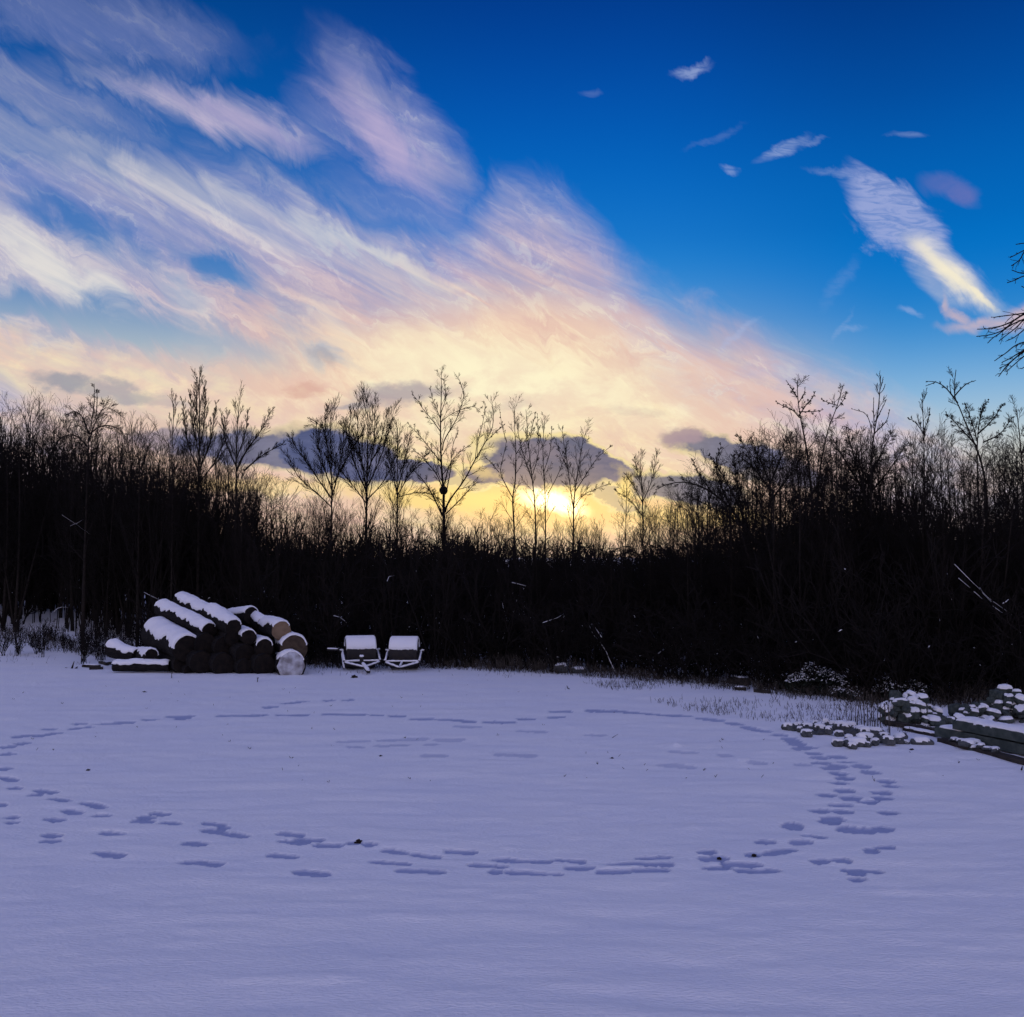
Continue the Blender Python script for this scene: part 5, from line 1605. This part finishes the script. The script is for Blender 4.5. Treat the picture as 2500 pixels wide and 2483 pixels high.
# ------------------------------------------------------------------ grass stalks poking through the snow, one unaccountable growth
rng = random.Random(12)
segs = []
for i in range(4200):
    px = rng.uniform(1330, 2290) if i % 5 else rng.uniform(-60, 2250)
    e = interp(EDGE, px)
    u_ = rng.random()
    if px > 1330:
        py = e + 4 + 70 * u_ ** 1.8 * min(1, (px - 1330) / 350)
    else:
        py = e + 22 * u_ ** 1.5
    g = G(px, py)
    if vnoise(np.array([g.x * .9]), np.array([g.y * 1.4]))[0] + rng.uniform(-.25, .25) < 0.02:
        continue
    z = gz(g.x, g.y)
    h_ = rng.uniform(.03, .11)
    tp = Vector((g.x + rng.gauss(0, .03), g.y + rng.gauss(0, .03), z + h_))
    segs.append((g.x, g.y, z - .02, *tp, .0045, .0025))
for i in range(7000):     # tall dead grass along the foot of the wood
    px = rng.uniform(-150, 2600)
    Y = edge_y(px) + rng.uniform(-.15, 1.6) + (1.6 if px < 330 else 0)
    x = (px - 1250) / F * Y
    z = gz(x, Y)
    h_ = rng.uniform(.10, .42) * (0.7 + vnoise(np.array([x * .8]), np.array([Y * .8]))[0])
    m_ = Vector((x + rng.gauss(0, .04), Y + rng.gauss(0, .04), z + h_ * .6)); tp = m_ + Vector((rng.gauss(0, .07), rng.gauss(0, .07), h_ * .4))
    segs.append((x, Y, z - .02, *m_, .006, .005)); segs.append((*m_, *tp, .005, .003))
for i in range(110):      # single straws and leaf bits on the lawn
    px, py = rng.uniform(0, 2500), 1660 + 260 * rng.random() ** 1.6
    g = G(px, py); z = gz(g.x, g.y)
    for q in range(rng.choice((1, 1, 2, 3))):
        a_ = rng.uniform(0, 6.28); l_ = rng.uniform(.01, .035)
        segs.append((g.x, g.y, z - .005, g.x + math.cos(a_) * l_, g.y + math.sin(a_) * l_, z + rng.uniform(.005, .03), .004, .003))
grass = link(bpy.data.objects.new('dead_grass', twigs_mesh('dead_grass', segs, MAT_GRASS, 3)))
tag(grass, kind='stuff')

# snow caught on the scrub: little clumps
rng = random.Random(13)
v, f = [], []
cand = [s for s in allseg[::7] if abs(s[0] / s[1]) < .5 and s[1] < edge_y(1250 + F * s[0] / s[1]) + 3.0 and s[2] < 4.0]
rng.shuffle(cand)
for s in cand[:230]:
    c = Vector(s[0:3]).lerp(Vector(s[3:6]), .5)
    r = rng.uniform(.008, .022)
    d = (Vector(s[3:6]) - Vector(s[0:3])).normalized() * rng.uniform(1.0, 2.6)
    n0 = len(v)
    for q in (d, -d, Vector((0, 1, 0)), Vector((0, -1, 0)), Vector((0, 0, 1)), Vector((0, 0, -.4))):
        v.append(c + q * r + Vector((0, 0, s[6] + r * .3)))
    for a_, b_ in ((2, 4), (4, 3), (3, 5), (5, 2)):
        f.append((n0, n0 + a_, n0 + b_)); f.append((n0 + 1, n0 + b_, n0 + a_))
clumps = mesh_obj('snow_on_twigs', v, f, MAT_SNOW)
tag(clumps, kind='stuff')


# ------------------------------------------------------------------ low evergreen bushes dusted with snow
def bush(label, px0, px1, top, bot, seed, snowy, dens=1.0):
    rng = random.Random(seed)
    ga, gb = on_ground(px0, bot), on_ground(px1, bot)
    c = ga.lerp(gb, .5); wide = (gb.x - ga.x) / 2; high = (bot - top) * c.y / F; deep = .7
    base = Vector((c.x, c.y + deep * .8, gz(c.x, c.y)))
    root = empty('snowy_bush', base, label, 'bush', 'snow dusted bushes')
    lv, lf, sv_, sf_, st = [], [], [], [], []
    bumps = [(rng.uniform(-.9, .9), rng.uniform(.75, 1.05)) for _ in range(6)]

    def crest(u):
        return high * (1 - .45 * abs(u) ** 3) * (.86 + .16 * math.sin(u * 5 + seed) + .08 * math.sin(u * 13 + seed * 2))
    for i in range(int(4200 * dens)):
        u = rng.uniform(-1, 1); w = rng.uniform(-1, 1)
        if u * u + w * w > 1:
            continue
        hh = crest(u) * math.sqrt(max(0, 1 - .75 * w * w))
        k = rng.random() ** .6
        p = Vector((u * wide, w * deep * .8, hh * k))
        a = Vector((rng.gauss(0, 1), rng.gauss(0, 1), rng.gauss(0, .6))).normalized() * rng.uniform(.025, .05)
        b = a.cross(Vector((rng.gauss(0, 1), rng.gauss(0, 1), 1))).normalized() * rng.uniform(.012, .02)
        n0 = len(lv)
        lv += [p - a, p + b, p + a, p - b]; lf.append((n0, n0 + 1, n0 + 2, n0 + 3))
        if k > .80 and rng.random() < snowy:
            r = rng.uniform(.008, .020)
            n0 = len(sv_)
            dx = a.normalized() * r * rng.uniform(1.2, 2.2)
            for q in (dx, -dx, Vector((0, r, 0)), Vector((0, -r, 0)), Vector((0, 0, r)), Vector((0, 0, -r * .4))):
                sv_.append(p + Vector((0, 0, r * .7)) + q)
            for a_, b_ in ((2, 4), (4, 3), (3, 5), (5, 2)):
                sf_.append((n0, n0 + a_, n0 + b_)); sf_.append((n0 + 1, n0 + b_, n0 + a_))
    for i in range(26):
        u = rng.uniform(-.9, .9)
        st.append((u * wide * .6, rng.uniform(-.2, .2), -.03, u * wide, rng.uniform(-.4, .4), crest(u) * .9, .012, .005))
    link(bpy.data.objects.new('stems', twigs_mesh('stems', st, MAT_TWIG, 4)), root)['kind'] = 'stuff'
    mesh_obj('foliage', lv, lf, MAT_LEAF, root)['kind'] = 'stuff'
    mesh_obj('snow', sv_, sf_, MAT_SNOW, root)['kind'] = 'stuff'


bush("long low dark bush with a thickly snow dusted crest, left one behind the rubble", 1936, 2128, 1629, 1702, 801, .75)
bush("lower dark bush speckled with snow, between the long bush and the stone heap", 2160, 2292, 1664, 1722, 802, .35)
bush("small dark bush with few snow specks between the two larger ones", 2046, 2150, 1686, 1712, 803, .45, .5)

# ------------------------------------------------------------------ near tree reaching in from the right with its twig ends
rng = random.Random(55)
YN = 15.0
nx = (2880 - 1250) / F * YN
nbase = Vector((nx, YN, gz(nx, YN) - .05))
near_root = empty('overhanging_tree', nbase, "near tree whose curved bare twigs reach into the picture at the upper right edge", 'tree')


def NL(pp, dy=0.0):
    n = max(1, len(pp) - 1)
    return [P(2200 + x * .2865, 550 + y * .2865, YN + dy * i / n) - nbase for i, (x, y) in enumerate(pp)]


t_ = []
clothe(t_, [Vector((0, 0, 0)), Vector((.05, 0, 2.2)), Vector((-.1, .1, 4.6)), Vector((.15, .1, 8.5))], .15, .03, H_OPEN, rng, 16, 1.5, 2, .35)
_m = 4 * 3 + 1
c_ = t_[_m:]
t_ = t_[:_m]
H_NEAR = Habit(kids=(4, 2, 2), ang=(.5, .42, .4), ratio=(.5, .5, .5), up=(-.02, -.01, 0), wander=(.06, .08, .08), step=(.2, .12, .1), rmin=.0036)


def limb(pp, r, cnt, length=.38, dy=-.5, r1=.006):
    clothe(c_, NL(pp, dy), r, r1, H_NEAR, rng, cnt, length, 2, .12, flat=.3, ang=.5)


limb([(2300, 500), (1500, 560), (1230, 720), (1047, 800), (930, 850), (830, 930), (780, 960), (738, 1003)], .030, 10)
limb([(1230, 700), (1047, 752), (960, 815), (880, 850), (770, 882), (650, 885)], .018, 7, .25)
limb([(960, 815), (900, 870), (850, 905), (760, 935), (645, 947)], .010, 5, .2)
limb([(1300, 640), (1150, 730), (1000, 757), (850, 775), (787, 785)], .014, 6, .22)
limb([(1200, 760), (1047, 800), (985, 870), (920, 920), (838, 983)], .012, 6, .22)
limb([(1250, 780), (1060, 880), (1000, 930), (960, 960), (905, 982)], .012, 6, .2)
limb([(2300, 700), (1600, 850), (1250, 960), (1047, 992), (960, 1030), (900, 1085), (840, 1125), (797, 1155)], .026, 8, .3)
limb([(1300, 980), (1100, 1040), (1000, 1090), (930, 1135), (860, 1168)], .014, 6, .22)
limb([(1250, 1000), (1047, 1070), (950, 1150), (880, 1220), (832, 1288)], .016, 7, .25)
limb([(950, 1150), (900, 1190), (840, 1216)], .008, 3, .15)
limb([(1150, 1050), (1040, 1120), (960, 1190), (900, 1245)], .010, 5, .2)
limb([(1200, 1120), (1080, 1190), (1028, 1222)], .010, 4, .15)
limb([(2000, 350), (1400, 370), (1150, 400), (1030, 415), (945, 382)], .016, 5, .2)
limb([(1150, 405), (1030, 435), (980, 465), (905, 490)], .010, 4, .18)
limb([(1900, 160), (1300, 150), (1047, 150), (980, 163)], .014, 4, .2)
limb([(1400, 170), (1100, 190), (1030, 222), (980, 250), (930, 275)], .012, 5, .2)
limb([(1060, 205), (1040, 240), (1010, 300), (940, 345)], .010, 4, .2)
limb([(1300, 480), (1100, 560), (1028, 520)], .008, 3, .15)
# limbs joining the drawn branches to the stem
for z0_, tgt in ((4.4, NL([(2300, 500)])[0]), (3.9, NL([(2300, 700)])[0]), (5.0, NL([(2000, 350)])[0]), (5.6, NL([(1900, 160)])[0])):
    c_.append((0.02, .05, z0_ - .3, *tgt, .055, .03))
for a_, b_ in (((1230, 700), (1230, 715)), ((1300, 640), (1420, 600)), ((1200, 760), (1260, 700)), ((1250, 780), (1330, 650)), ((1300, 980), (1420, 905)), ((1250, 1000), (1330, 930)), ((1150, 1050), (1250, 1000)), ((1200, 1120), (1300, 980)), ((1400, 170), (1500, 155)), ((1300, 480), (1450, 380))):
    p0_, p1_ = NL([a_])[0], NL([b_])[0]
    c_.append((*p1_, *p0_, .016, .014))
link(bpy.data.objects.new('trunk', twigs_mesh('trunk', t_, MAT_BARK, 8)), near_root)
link(bpy.data.objects.new('crown', twigs_mesh('crown', c_, MAT_TWIG, 5)), near_root)
